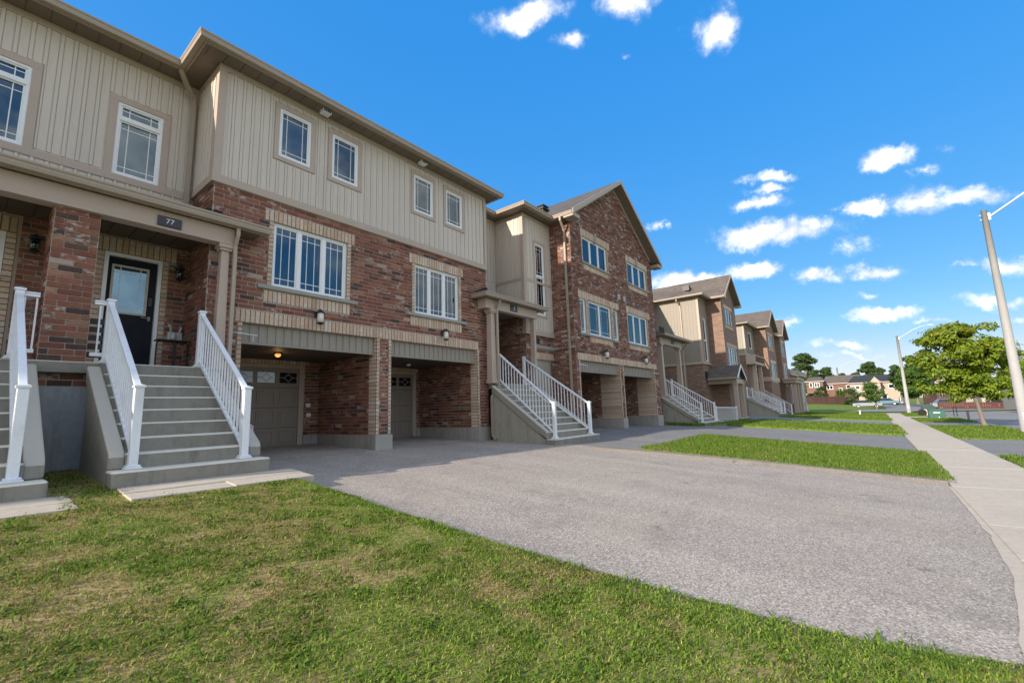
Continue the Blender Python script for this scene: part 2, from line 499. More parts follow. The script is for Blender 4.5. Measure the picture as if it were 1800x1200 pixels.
MAT['lampglow'] = emis('lit ceiling lamp', (1, .46, .12), .55)
MAT['frost'] = plain('frosted lamp glass', (.75, .72, .62), .3, .04, 5, 20, .5, 0)


def leafmat(name, cols, dark=.5):
    m, nt, b = newmat(name)
    at = nd(nt, 'ShaderNodeAttribute', attribute_name='rnd')
    col = ramp(nt, at.outputs['Fac'], cols)
    nt.links.new(col, b.inputs['Base Color'])
    b.inputs['Roughness'].default_value = .55
    b.inputs['Specular IOR Level'].default_value = .3
    out = nt.nodes['Material Output']
    tl = nd(nt, 'ShaderNodeBsdfTranslucent')
    nt.links.new(col, tl.inputs[0])
    mx = nd(nt, 'ShaderNodeMixShader')
    mx.inputs[0].default_value = .3
    nt.links.new(b.outputs[0], mx.inputs[1])
    nt.links.new(tl.outputs[0], mx.inputs[2])
    nt.links.new(mx.outputs[0], out.inputs[0])
    return m


MAT['leaf_main'] = leafmat('yellow green leaves', [(0, (.09, .16, .014)), (.35, (.16, .24, .018)), (.7, (.24, .31, .022)), (.88, (.30, .27, .026)), (1, (.30, .17, .026))])
MAT['leaf_mid'] = leafmat('green leaves', [(0, (.05, .11, .016)), (.5, (.085, .16, .024)), (1, (.14, .21, .03))])
MAT['leaf_dark'] = leafmat('dark leaves', [(0, (.04, .08, .024)), (.5, (.066, .118, .034)), (1, (.10, .155, .042))])
MAT['leaf_olive'] = leafmat('olive leaves', [(0, (.06, .085, .025)), (.5, (.10, .125, .03)), (1, (.16, .15, .045))])


def grassmat(name, green, dry, patch=.5, soil=False, bias=0.):
    """Blade colour: per-blade random plus real dry patches fixed to the ground."""
    m, nt, b = newmat(name)
    n = tex(nt, .75, 6, .62, (1, 1, 0))
    n2 = tex(nt, 3.4, 4, .6, (1, 1, 0), off=(9, 2, 0))
    f = mth(nt, 'ADD', mth(nt, 'MULTIPLY', n, .72), mth(nt, 'MULTIPLY', n2, .34))
    gp = nt.nodes.new('ShaderNodeNewGeometry')
    sp = nt.nodes.new('ShaderNodeSeparateXYZ')
    nt.links.new(gp.outputs['Position'], sp.inputs[0])
    if bias:
        f = mth(nt, 'ADD', f, mth(nt, 'MULTIPLY', mth(nt, 'MAXIMUM', mth(nt, 'MINIMUM', mth(nt, 'SUBTRACT', 1.7, sp.outputs[0]), 1.2), -1.6), bias))
    if soil:
        fine = tex(nt, 22, 5, .7, (1, 1, 0))
        gcol = ramp(nt, fine, [(.3, green[0]), (.7, green[2])])
        dcol = ramp(nt, fine, [(.3, dry[0]), (.7, dry[-1])])
    else:
        at = nd(nt, 'ShaderNodeAttribute', attribute_name='rnd')
        gcol = ramp(nt, at.outputs['Fac'], [(0, green[0]), (.5, green[1]), (.9, green[2]), (1, green[3])])
        dcol = ramp(nt, at.outputs['Fac'], [(0, dry[0]), (.6, dry[1]), (1, dry[2])])
    k = ramp(nt, f, [(patch, (0, 0, 0)), (patch + .10, (.8, .8, .8))])
    if not soil:
        k = mth(nt, 'MULTIPLY', k, ramp(nt, mth(nt, 'FRACT', mth(nt, 'MULTIPLY', at.outputs['Fac'], 7.7)), [(.25, (.25, .25, .25)), (.5, (1, 1, 1))]))
    col = mixc(nt, k, gcol, dcol)
    nt.links.new(col, b.inputs['Base Color'])
    b.inputs['Roughness'].default_value = .6 if not soil else .95
    b.inputs['Specular IOR Level'].default_value = .25
    if not soil:
        out = nt.nodes['Material Output']
        tl = nd(nt, 'ShaderNodeBsdfTranslucent')
        nt.links.new(col, tl.inputs[0])
        mx = nd(nt, 'ShaderNodeMixShader')
        mx.inputs[0].default_value = .28
        nt.links.new(b.outputs[0], mx.inputs[1])
        nt.links.new(tl.outputs[0], mx.inputs[2])
        nt.links.new(mx.outputs[0], out.inputs[0])
    return m


GREEN = [(.115, .215, .018), (.185, .295, .026), (.30, .375, .045), (.54, .48, .16)]
DRY = [(.25, .155, .06), (.38, .255, .105), (.50, .39, .20)]
MAT['grass'] = grassmat('lawn blades', GREEN, DRY, .485, bias=.030)
MAT['grass2'] = grassmat('fresh lawn blades', [(.08, .145, .016), (.125, .205, .021), (.18, .26, .03), (.27, .29, .06)], DRY, .60)
MAT['soil'] = grassmat('lawn soil', [(.20, .175, .06), (.22, .20, .07), (.30, .255, .10)], [(.27, .18, .09), (.44, .32, .17)], .48, True, .030)
MAT['soil2'] = grassmat('lawn thatch', [(.09, .145, .018), (.115, .18, .024), (.155, .21, .03)], [(.15, .11, .05), (.22, .17, .08)], .62, True)


# ------------------------------------------------------------------ mesh helpers
class MB:
    def __init__(s):
        s.v, s.f = [], []

    def add(s, vs, fs):
        o = len(s.v)
        s.v += [tuple(p) for p in vs]
        s.f += [tuple(o + i for i in f) for f in fs]
        return s

    def box(s, x0, x1, y0, y1, z0, z1):
        x0, x1 = min(x0, x1), max(x0, x1)
        y0, y1 = min(y0, y1), max(y0, y1)
        z0, z1 = min(z0, z1), max(z0, z1)
        vs = [(x, y, z) for z in (z0, z1) for y in (y0, y1) for x in (x0, x1)]
        return s.add(vs, [(0, 2, 3, 1), (4, 5, 7, 6), (0, 1, 5, 4), (2, 6, 7, 3), (0, 4, 6, 2), (1, 3, 7, 5)])

    def poly_prism(s, pts, axis, a0, a1):
        """pts: 2D outline in the plane normal to axis; extruded from a0 to a1."""
        def P(p, a):
            return (a, p[0], p[1]) if axis == 'x' else (p[0], a, p[1]) if axis == 'y' else (p[0], p[1], a)
        n = len(pts)
        vs = [P(p, a0) for p in pts] + [P(p, a1) for p in pts]
        fs = [tuple(range(n))[::-1], tuple(range(n, 2 * n))] + [(i, (i + 1) % n, n + (i + 1) % n, n + i) for i in range(n)]
        return s.add(vs, fs)

    def tube(s, pts, rad, n=8, cap=True, square=False):
        pts = [Vector(p) for p in pts]
        rads = rad if isinstance(rad, (list, tuple)) else [rad] * len(pts)
        rings = []
        ref = None
        for i, p in enumerate(pts):
            t = (pts[min(i + 1, len(pts) - 1)] - pts[max(i - 1, 0)]).normalized()
            if ref is None:
                ref = Vector((0, 1, 0)) if abs(t.y) < .9 else Vector((1, 0, 0))
            a = t.cross(ref).normalized()
            b = t.cross(a).normalized()
            off = math.pi / 4 if square else 0
            rings.append([p + rads[i] * (math.cos(off + 2 * math.pi * k / n) * a + math.sin(off + 2 * math.pi * k / n) * b) for k in range(n)])
        vs = [q for r in rings for q in r]
        fs = []
        for i in range(len(rings) - 1):
            for k in range(n):
                fs.append((i * n + k, i * n + (k + 1) % n, (i + 1) * n + (k + 1) % n, (i + 1) * n + k))
        if cap:
            fs.append(tuple(range(n)))
            fs.append(tuple((len(rings) - 1) * n + k for k in range(n))[::-1])
        return s.add(vs, fs)

    def lathe(s, cx, cy, prof, n=16):
        vs = [(cx + r * math.cos(2 * math.pi * k / n), cy + r * math.sin(2 * math.pi * k / n), z) for r, z in prof for k in range(n)]
        fs = [(i * n + k, i * n + (k + 1) % n, (i + 1) * n + (k + 1) % n, (i + 1) * n + k) for i in range(len(prof) - 1) for k in range(n)]
        fs += [tuple(range(n))[::-1], tuple((len(prof) - 1) * n + k for k in range(n))]
        return s.add(vs, fs)

    def sweep(s, path, prof, z=0):
        """Mitred extrusion along a path in plan; prof = [(outward offset to the right, height)]."""
        P = [Vector((p[0], p[1])) for p in path]
        rows = []
        for i, p in enumerate(P):
            ds = []
            if i > 0:
                ds.append((P[i] - P[i - 1]).normalized())
            if i < len(P) - 1:
                ds.append((P[i + 1] - P[i]).normalized())
            ns = [Vector((d.y, -d.x)) for d in ds]
            m = ns[0] if len(ns) == 1 else (ns[0] + ns[1]).normalized() / max(.3, math.sqrt((1 + ns[0].dot(ns[1])) / 2))
            rows.append([(p.x + m.x * a, p.y + m.y * a, z + h) for a, h in prof])
        n = len(prof)
        vs = [q for r in rows for q in r]
        fs = [(i * n + k, i * n + (k + 1) % n, (i + 1) * n + (k + 1) % n, (i + 1) * n + k) for i in range(len(rows) - 1) for k in range(n)]
        fs += [tuple(range(n)), tuple((len(rows) - 1) * n + k for k in range(n))[::-1]]
        return s.add(vs, fs)

    def mesh(s, name, mat=None, smooth=False):
        me = bpy.data.meshes.new(name)
        me.from_pydata(s.v, [], s.f)
        me.validate()
        me.update()
        if mat:
            me.materials.append(MAT[mat] if isinstance(mat, str) else mat)
        if smooth:
            me.polygons.foreach_set('use_smooth', [True] * len(me.polygons))
        return me


def tag(o, label=None, cat=None, group=None, kind=None):
    if label:
        o['label'] = label
    if cat:
        o['category'] = cat
    if group:
        o['group'] = group
    if kind:
        o['kind'] = kind
    return o


def thing(name, label, cat, loc, group=None):
    o = bpy.data.objects.new(name, None)
    o.location = loc
    o.empty_display_size = .2
    COL.objects.link(o)
    return tag(o, label, cat, group)


def root_offset(p):
    off = Vector((0, 0, 0))
    while p is not None:
        off += p.location
        p = p.parent
    return off


def obj(name, mb, mat=None, parent=None, bevel=0, smooth=False, label=None):
    """One mesh object; mesh coordinates are world coordinates."""
    me = mb if isinstance(mb, bpy.types.Mesh) else mb.mesh(name, mat, smooth)
    o = bpy.data.objects.new(name, me)
    COL.objects.link(o)
    if parent is not None:
        o.parent = parent
        o.location = -root_offset(parent)
    if bevel:
        b = o.modifiers.new('bevel', 'BEVEL')
        b.width = bevel
        b.segments = 2
        b.limit_method = 'ANGLE'
    if label:
        o['label'] = label
    return o


def inst(name, me, parent, loc, scale=(1, 1, 1), rot=None):
    o = bpy.data.objects.new(name, me)
    o.parent = parent
    o.location = Vector(loc) - root_offset(parent)
    o.scale = scale
    if rot:
        o.rotation_euler = rot
    COL.objects.link(o)
    return o


class Face:
    """A wall plane: ax 'x' runs along X at Y=c, ax 'y' runs along Y at X=c; d is the distance outward."""

    def __init__(s, ax, c, sgn=-1):
        s.ax, s.c, s.s = ax, c, sgn

    def P(s, u, z, d=0):
        return (u, s.c + s.s * d, z) if s.ax == 'x' else (s.c + s.s * d, u, z)

    def box(s, mb, u0, u1, z0, z1, d0, d1):
        a, b = s.P(u0, z0, d0), s.P(u1, z1, d1)
        mb.box(a[0], b[0], a[1], b[1], a[2], b[2])
        return mb


def wall(F, u0, u1, z0, z1, holes=(), d=0., th=.14):
    """Wall skin with real openings and reveals."""
    mb = MB()
    us = sorted({u0, u1} | {min(max(h[i], u0), u1) for h in holes for i in (0, 1)})
    zs = sorted({z0, z1} | {min(max(h[i], z0), z1) for h in holes for i in (2, 3)})
    for a, b in zip(us, us[1:]):
        for c, e in zip(zs, zs[1:]):
            um, zm = (a + b) / 2, (c + e) / 2
            if any(h[0] < um < h[1] and h[2] < zm < h[3] for h in holes):
                continue
            for dd in (d, d - th):
                mb.add([F.P(a, c, dd), F.P(b, c, dd), F.P(b, e, dd), F.P(a, e, dd)], [(0, 1, 2, 3)])
    for h in list(holes) + [(u0, u1, z0, z1)]:
        a, b, c, e = h
        for (p, q) in (((a, c), (b, c)), ((b, c), (b, e)), ((b, e), (a, e)), ((a, e), (a, c))):
            mb.add([F.P(*p, d), F.P(*q, d), F.P(*q, d - th), F.P(*p, d - th)], [(0, 1, 2, 3)])
    return mb


# ---- brickwork
def unit_brick():
    c = .5
    mb = MB()
    e = (.012, .05, .045)
    vs = []
    for sx in (-1, 1):
        for sy in (-1, 1):
            for szz in (-1, 1):
                vs += [(sx * (c - e[0]), sy * (c - e[1]), szz * c), (sx * (c - e[0]), sy * c, szz * (c - e[2])), (sx * c, sy * (c - e[1]), szz * (c - e[2]))]
    import bmesh
    bm = bmesh.new()
    for v in vs:
        bm.verts.new(v)
    bmesh.ops.convex_hull(bm, input=bm.verts)
    bmesh.ops.dissolve_limit(bm, angle_limit=.02, verts=bm.verts, edges=bm.edges)
    me = bpy.data.meshes.new('brick')
    bm.to_mesh(me)
    bm.free()
    return me


UNIT = {}


def unit(mat):
    if mat not in UNIT:
        me = unit_brick()
        me.materials.append(MAT[mat])
        UNIT[mat] = me
    return UNIT[mat]


COURSE, BL, JT = .089, .267, .014


def lay(F, u0, u1, z0, z1, holes=(), phase=0, top=None):
    """Running bond, bricks cut round openings: list of (face, u0, u1, z0, z1)."""
    out = []
    n = max(1, round((z1 - z0) / COURSE))
    ch = (z1 - z0) / n
    for i in range(n):
        a, b = z0 + i * ch, z0 + (i + 1) * ch
        zm = (a + b) / 2
        iv = [(u0, u1)]
        if top is not None:
            iv = [top(b)]
            if iv[0][1] - iv[0][0] < .05:
                continue
            iv = [(max(u0, iv[0][0]), min(u1, iv[0][1]))]
        for h in holes:
            if h[2] < zm < h[3]:
                new = []
                for s, e in iv:
                    if h[1] <= s or h[0] >= e:
                        new.append((s, e))
                        continue
                    if h[0] > s:
                        new.append((s, h[0]))
                    if h[1] < e:
                        new.append((h[1], e))
                iv = new
        off = phase + (i % 2) * BL / 2 + (.02 * math.sin(i * 3.7))
        for s, e in iv:
            k = math.floor((s - off) / BL)
            while True:
                p, q = off + k * BL, off + (k + 1) * BL
                k += 1
                if p >= e - .012:
                    break
                p, q = max(p, s), min(q, e)
                if q - p < .03:
                    continue
                out.append((F, p + JT / 2, q - JT / 2, a + JT / 2, b - JT / 2))
    return out


def soldier(F, u0, u1, z0, z1, w=COURSE):
    n = max(1, round((u1 - u0) / w))
    s = (u1 - u0) / n
    return [(F, u0 + i * s + JT / 2, u0 + (i + 1) * s - JT / 2, z0 + JT / 2, z1 - JT / 2) for i in range(n)]


def stack(F, u0, u1, z0, z1):
    n = max(1, round((z1 - z0) / COURSE))
    s = (z1 - z0) / n
    return [(F, u0 + JT / 2, u1 - JT / 2, z0 + i * s + JT / 2, z0 + (i + 1) * s - JT / 2) for i in range(n)]


def set_bricks(parent, recs, mat, name='brick', single=300, proud=.009, parent_of=None, base=0., joint=None):
    """The bricks that show largest become parts of their own; the rest are joined into one part."""
    items = []
    for r in recs:
        F, a, b, c, e = r[:5]
        pr = proud + random.uniform(-.003, .003) + (r[5] if len(r) > 5 else 0)
        p0, p1 = Vector(F.P(a, c, base - .012)), Vector(F.P(b, e, base + pr))
        ctr = (p0 + p1) / 2
        size = Vector((abs(p1.x - p0.x), abs(p1.y - p0.y), abs(p1.z - p0.z)))
        nrm = Vector((0, F.s, 0)) if F.ax == 'x' else Vector((F.s, 0, 0))
        cosv = max(0, -ctr.normalized().dot(nrm))
        items.append(((b - a) * (e - c) * cosv / ctr.length_squared, ctr, size, r[6] if len(r) > 6 else None))
    if joint:      # darker pointing between the buff bricks
        jm = MB()
        for r in recs:
            F, a, b, c, e = r[:5]
            F.box(jm, a - JT / 2 + .0005, b + JT / 2 - .0005, c - JT / 2 + .0005, e + JT / 2 - .0005, -.01, .003)
        o = obj('pointing', jm, joint, parent)
        o['kind'] = 'stuff'
    items.sort(key=lambda t: -t[0])
    for _, ctr, size, par in items[:single]:
        inst(name, unit(mat), par or parent, ctr, size)
    if items[single:]:
        mb = MB()
        for _, c, s, par in items[single:]:
            mb.box(c.x - s.x / 2, c.x + s.x / 2, c.y - s.y / 2, c.y + s.y / 2, c.z - s.z / 2, c.z + s.z / 2)
        o = obj(name + 'work', mb, mat, parent)
        o['kind'] = 'stuff'


# ---- windows
def window(par, F, u0, u1, z0, z1, lights=1, d=-.05, fr=.045, transom=None, grid=.12, cover='blind', mid=.07, splits=None, glass='glass'):
    mb = MB()
    F.box(mb, u0, u1, z0, z0 + fr, d - .07, d)
    F.box(mb, u0, u1, z1 - fr, z1, d - .07, d)
    F.box(mb, u0, u0 + fr, z0 + fr, z1 - fr, d - .07, d)
    F.box(mb, u1 - fr, u1, z0 + fr, z1 - fr, d - .07, d)
    cells = []
    if splits is None:
        splits = [i / lights for i in range(1, lights)]
    us = [u0 + fr / 1] + [u0 + (u1 - u0) * s for s in splits] + [u1 - fr / 1]
    for s in us[1:-1]:
        F.box(mb, s - mid / 2, s + mid / 2, z0 + fr, z1 - fr, d - .07, d - .004)
    zt = [z0 + fr, z1 - fr]
    if transom:
        F.box(mb, u0 + fr, u1 - fr, transom - mid / 2, transom + mid / 2, d - .07, d + .006)
        zt = [z0 + fr, transom - mid / 2, transom + mid / 2, z1 - fr]
    for i in range(len(us) - 1):
        a = us[i] + (mid / 2 if i else 0)
        b = us[i + 1] - (mid / 2 if i < len(us) - 2 else 0)
        for j in range(0, len(zt), 2):
            cells.append((a, b, zt[j], zt[j + 1]))
    # sash rims
    for a, b, c, e in cells:
        w = .028
        F.box(mb, a, b, c, c + w, d - .06, d - .018)
        F.box(mb, a, b, e - w, e, d - .06, d - .018)
        F.box(mb, a, a + w, c + w, e - w, d - .06, d - .018)
        F.box(mb, b - w, b, c + w, e - w, d - .06, d - .018)
    win = obj('window', mb, 'white', par)
    for a, b, c, e in cells:
        a, b, c, e = a + .028, b - .028, c + .028, e - .028
        obj('pane', F.box(MB(), a, b, c, e, d - .052, d - .046), glass, win)
        if grid:
            g = MB()
            t, dd = .007, d - .040
            gu = min(grid, (b - a) * .3)
            gz = min(grid, (e - c) * .3)
            for u in (a + gu, b - gu):
                F.box(g, u - t, u + t, c, e, dd - .004, dd)
            for z in ((c + gz, e - gz) if (e - c) > .5 else (e - gz,)):
                F.box(g, a, b, z - t, z + t, dd - .0075, dd - .0035)
            obj('muntin_grid', g, 'white', win)
    if cover == 'blind':
        b_ = MB()
        z = z0 + fr
        while z < z1 - fr - .02:
            vs = [F.P(u0 + fr, z, d - .115), F.P(u1 - fr, z, d - .115), F.P(u1 - fr, z + .034, d - .092), F.P(u0 + fr, z + .034, d - .092)]
            b_.add(vs, [(0, 1, 2, 3)])
            z += .036
        obj('blind', b_, 'blind', win)
        obj('backing', F.box(MB(), u0, u1, z0, z1, d - .20, d - .19), 'inside', win)
    elif cover == 'curtain':
        b_ = MB()
        for (a, b) in ((u0 + .02, u0 + (u1 - u0) * .30), (u1 - (u1 - u0) * .34, u1 - .02)):
            n = max(6, int((b - a) / .03))
            for i in range(n):
                ua, ub = a + (b - a) * i / n, a + (b - a) * (i + 1) / n
                da, db = d - .13 + .02 * math.sin(i * 1.7), d - .13 + .02 * math.sin((i + 1) * 1.7)
                b_.add([F.P(ua, z0, da), F.P(ub, z0, db), F.P(ub, z1, db), F.P(ua, z1, da)], [(0, 1, 2, 3)])
        obj('curtain', b_, 'curtain', win)
        obj('backing', F.box(MB(), u0, u1, z0, z1, d - .36, d - .35), 'blind', win)
    else:
        obj('backing', F.box(MB(), u0, u1, z0, z1, d - .30, d - .29), 'inside', win)
    return win


def trimset(par, F, u0, u1, z0, z1, w=.10, d=.0, out=.03, mat='trim'):
    mb = MB()
    F.box(mb, u0 - w, u1 + w, z1, z1 + w, d - .02, d + out)
    F.box(mb, u0 - w, u1 + w, z0 - w, z0, d - .02, d + out)
    F.box(mb, u0 - w, u0, z0, z1, d - .02, d + out - .003)
    F.box(mb, u1, u1 + w, z0, z1, d - .02, d + out - .003)
    return obj('window_trim', mb, mat, par)


def cut(u0, u1, z0, z1, holes):
    """Rectangle minus holes, as rectangles."""
    out = [(u0, u1, z0, z1)]
    for h in holes:
        new = []
        for a, b, c, e in out:
            if h[1] <= a or h[0] >= b or h[3] <= c or h[2] >= e:
                new.append((a, b, c, e))
                continue
            if h[0] > a:
                new.append((a, h[0], c, e))
            if h[1] < b:
                new.append((h[1], b, c, e))
            m0, m1 = max(a, h[0]), min(b, h[1])
            if h[2] > c:
                new.append((m0, m1, c, h[2]))
            if h[3] < e:
                new.append((m0, m1, h[3], e))
        out = new
    return [r for r in out if r[1] - r[0] > .012 and r[3] - r[2] > .03]


def battens(par, F, u0, u1, z0, z1, holes=(), step=.175, w=.045, d=0., out=.02, off=.06, mat='siding', boards=True):
    """Each board and each batten strip is a part of its own, with an open groove between them."""
    gap = .011
    edges = [(u0, u0 + off - gap)]
    rects_ = []
    k = 0
    while True:
        u = u0 + off + k * step
        k += 1
        if u + w > u1:
            break
        rects_.append(('batten', u, u + w, out))
        e = min(u1, u + step - gap)
        if boards:
            rects_.append(('board', u + w + gap, e, out * .45))
    if boards and off > gap + .02:
        rects_.append(('board', u0, u0 + off - gap, out * .45))
    for nm, a, b, o_ in rects_:
        for (p, q, c, e) in cut(a, b, z0, z1, holes):
            p0, p1 = F.P(p, c, d - .004), F.P(q, e, d + o_)
            inst(nm, UNITBOX[mat], par, [(p0[i] + p1[i]) / 2 for i in range(3)], [abs(p1[i] - p0[i]) for i in range(3)])


UNITBOX = {}
for mm in ('siding', 'siding_tan', 'rail', 'white', 'soffit', 'slab', 'fence', 'redfence', 'garage', 'fargrey', 'ceiling'):
    me = unit_brick() if mm != 'rail' else MB().box(-.5, .5, -.5, .5, -.5, .5).mesh('box')
    me.materials.append(MAT[mm])
    UNITBOX[mm] = me


def ubox(name, mat, par, x0, x1, y0, y1, z0, z1):
    return inst(name, UNITBOX[mat], par, ((x0 + x1) / 2, (y0 + y1) / 2, (z0 + z1) / 2), (abs(x1 - x0), abs(y1 - y0), abs(z1 - z0)))


GUT = [(0, 0), (.10, 0), (.115, .05), (.105, .075), (.125, .10), (.125, .125), (.0, .125)]


def gutter(par, path, a, z, name='gutter'):
    return obj(name, MB().sweep(path, [(a + p, h) for p, h in GUT], z), 'gutter', par)


def downspout(par, pts, r=.045, straps=True):
    mb = MB().tube(pts, r, 4, square=True)
    return obj('downspout', mb, 'gutter', par)


# ------------------------------------------------------------------ the lie of the land
XF = [-30, 2.95, 3.35, 6.5, 10.3, 13, 18, 24, 37, 49, 66, 75, 400]
ZF = [-.745, -.745, -.90, -.92, -.97, -1.03, -.99, -1.12, -1.28, -1.36, -1.55, -1.80, -1.9]


def zs(x):
    return -1.45 - .007 * min(max(x, -30), 64)


def zg(x, y):
    zf = float(np.interp(x, XF, ZF))
    b = zs(x)
    if y <= -.86:
        z = b
        if y < -2.3:
            z = b - .01 * min(2.7, -2.3 - y)
    else:
        t = min(1, (y + .86) / 7.66)
        z = b + (zf - b) * t
        if y > 6.8:
            z += .036 * min(y - 6.8, 5.2)
    if x > 80:
        t = min(1, (x - 80) / 30)
        t = t * t * (3 - 2 * t)
        far = -1.9 + (0.95 + max(0, min(1.4, (y - 12) * .05))) * max(0, min(1, (y + 6) / 16)) * max(0, min(1, (x - 92) / 26))
        z = z + (far - z) * t
    return z


def sheet(name, x0, x1, y0, y1, dz, nx, ny, mat, skirt=.0, wob=0., parent=None, kind='structure', x1f=None):
    mb = MB()
    xs = np.linspace(x0, x1, nx + 1)
    ys = np.linspace(y0, y1, ny + 1)
    for j, y in enumerate(ys):
        for i, x in enumerate(xs):
            if x1f:
                x = x0 + (x1f(y) - x0) * (i / nx) ** .5
            xx, yy = x, y
            if wob:
                edge = (i in (0, nx)) or (j in (0, ny))
                if edge:
                    xx += wob * (noise.noise((x * 1.3, y * 1.3, 3)) + .6 * noise.noise((x * 4, y * 4, 9)))
                    yy += wob * (noise.noise((x * 1.3, y * 1.3, 7)) + .6 * noise.noise((x * 4, y * 4, 5)))
            mb.v.append((xx, yy, zg(x, y) + dz))
    n = nx + 1
    for j in range(ny):
        for i in range(nx):
            mb.f.append((j * n + i, j * n + i + 1, (j + 1) * n + i + 1, (j + 1) * n + i))
    if skirt:
        ring = [i for i in range(n)] + [j * n + nx for j in range(1, ny + 1)] + [ny * n + i for i in range(nx - 1, -1, -1)] + [j * n for j in range(ny - 1, 0, -1)]
        base = len(mb.v)
        for k in ring:
            v = mb.v[k]
            mb.v.append((v[0], v[1], v[2] - skirt))
        m = len(ring)
        for k in range(m):
            mb.f.append((ring[k], base + k, base + (k + 1) % m, ring[(k + 1) % m]))
    o = obj(name, mb, mat, parent, smooth=True)
    if kind:
        o['kind'] = kind
    return o


EY = [-.9, -.45, 0, .5, 1.2, 3.0, 9.0]
EX = [3.95, 3.73, 3.51, 3.41, 3.31, 3.15, 3.08]


def edge1(y):
    return float(np.interp(y, EY, EX)) + .05 * noise.noise((y * 1.3, 2, 0)) + .035 * noise.noise((y * 5, 8, 0))


# one ground sheet out to the horizon
def ground():
    xs = sorted(set(list(np.linspace(-60, 80, 71)) + list(np.linspace(80, 150, 36)) + list(np.linspace(150, 900, 16))))
    ys = sorted(set(list(np.linspace(-20, 30, 51)) + list(np.linspace(-700, -20, 15)) + list(np.linspace(30, 700, 15))))
    mb = MB()
    for y in ys:
        for x in xs:
            near = x < 100 and -25 < y < 30
            mb.v.append((x, y, zg(x, y) - (.10 if not (x > 76) else .0)))
    n = len(xs)
    for j in range(len(ys) - 1):
        for i in range(n - 1):
            mb.f.append((j * n + i, j * n + i + 1, (j + 1) * n + i + 1, (j + 1) * n + i))
    o = obj('ground', mb, 'soil2', smooth=True)
    o['kind'] = 'structure'


ground()

LAWN = [(11.1, 16.7, 4.7), (25.2, 35.2, 6.0), (43.6, 49.6, 6.2), (52.5, 66.5, 6.2)]
DRIVE = [(3.0, 11.0, 'asphalt'), (16.7, 25.2, 'asphalt_new'), (35.2, 43.6, 'asphalt_new'), (49.6, 52.5, 'slab')]
for x0, x1, m in DRIVE:
    sheet('driveway', x0, x1, -.87, 9.2, -.012, 24, 40, m)
sheet('driveway', 10.80, 16.9, 4.2, 10.6, -.016, 16, 16, 'asphalt_new')
sheet('driveway', 24.9, 35.4, 5.9, 10.6, -.02, 16, 10, 'asphalt_new')
sheet('driveway', 43.4, 66, 6.1, 9.2, -.02, 16, 6, 'asphalt_new')
for (a, b) in ((3.42, 6.40), (6.83, 9.95)):
    sheet('carport_floor', a, b, 9.2, 11.9, -.008, 6, 10, 'asphalt')
for (a, b) in ((14.73, 18.1), (18.5, 22.05)):
    sheet('carport_floor', a, b, 8.35, 11.2, -.006, 6, 10, 'asphalt_new')

# pavement: an Empty with every slab a part
pv = bpy.data.objects.new('sidewalk', None)
pv.location = (0, -1.58, zs(0))
pv['kind'] = 'structure'
COL.objects.link(pv)
k = 0
x = -6.0
while x < 66:
    w = 1.52
    mb = MB()
    a, b = x + .004, x + w - .004
    dz = random.uniform(-.0012, .0012)
    y0, y1 = -2.28, -.87
    vs = []
    ch = .004
    za, zb = zs(a) + dz + .012, zs(b) + dz + .012
    top = [(a + ch, y0 + ch, za), (b - ch, y0 + ch, zb), (b - ch, y1 - ch, zb), (a + ch, y1 - ch, za)]
    mid = [(a, y0, za - ch), (b, y0, zb - ch), (b, y1, zb - ch), (a, y1, za - ch)]
    bot = [(a, y0, za - .12), (b, y0, zb - .12), (b, y1, zb - .12), (a, y1, za - .12)]
    mb.add(top + mid + bot, [(0, 1, 2, 3)] + [(i, 4 + i, 4 + (i + 1) % 4, (i + 1) % 4) for i in range(4)] + [(4 + i, 8 + i, 8 + (i + 1) % 4, 4 + (i + 1) % 4) for i in range(4)])
    obj('slab', mb, 'slab', pv)
    x += w

sheet('sidewalk', 66.2, 71, -2.4, 8, .004, 6, 12, 'slab', .05)      # cross walk at the corner
# dusty strip where the drive meets the pavement
vb = MB()
for i in range(40):
    xa, xb = 3.6 + 7.1 * i / 40, 3.6 + 7.1 * (i + 1) / 40
    w0, w1 = [float(np.interp(q, [3.6, 4.4, 5.6, 7.2, 10.7], [.42, .30, .13, .05, .03])) + .03 * noise.noise((q * 3, 1, 1)) for q in (xa, xb)]
    vb.add([(xa, -.875, zg(xa, -.87) + .002), (xb, -.875, zg(xb, -.87) + .002), (xb, -.86 + w1, zg(xb, -.86 + w1) - .004), (xa, -.86 + w0, zg(xa, -.86 + w0) - .004)], [(0, 1, 2, 3)])
obj('verge', vb, 'slab')['kind'] = 'structure'
# kerb along the far side of the near drive
kb = MB()
for i in range(24):
    y0, y1 = -.85 + 6.5 * i / 24, -.85 + 6.5 * (i + 1) / 24 - .0
    f = lambda y: zg(10.9, y)
    kx = lambda y: float(np.interp(y, [-.9, 1, 2.5, 4.0, 5.6], [11.0, 10.97, 10.88, 10.70, 10.38]))
    vs = []
    for y in (y0, y1):
        q = kx(y)
        vs += [(q - .10, y, f(y) - .02), (q + .14, y, f(y) - .02), (q + .14, y, f(y) + .07), (q - .02, y, f(y) + .055)]
    kb.add(vs, [(0, 4, 7, 3), (3, 7, 6, 2), (2, 6, 5, 1), (0, 1, 5, 4)] + ([(0, 3, 2, 1)] if i == 0 else []) + ([(4, 5, 6, 7)] if i == 23 else []))
obj('kerb', kb, 'kerb_stone')['kind'] = 'structure'

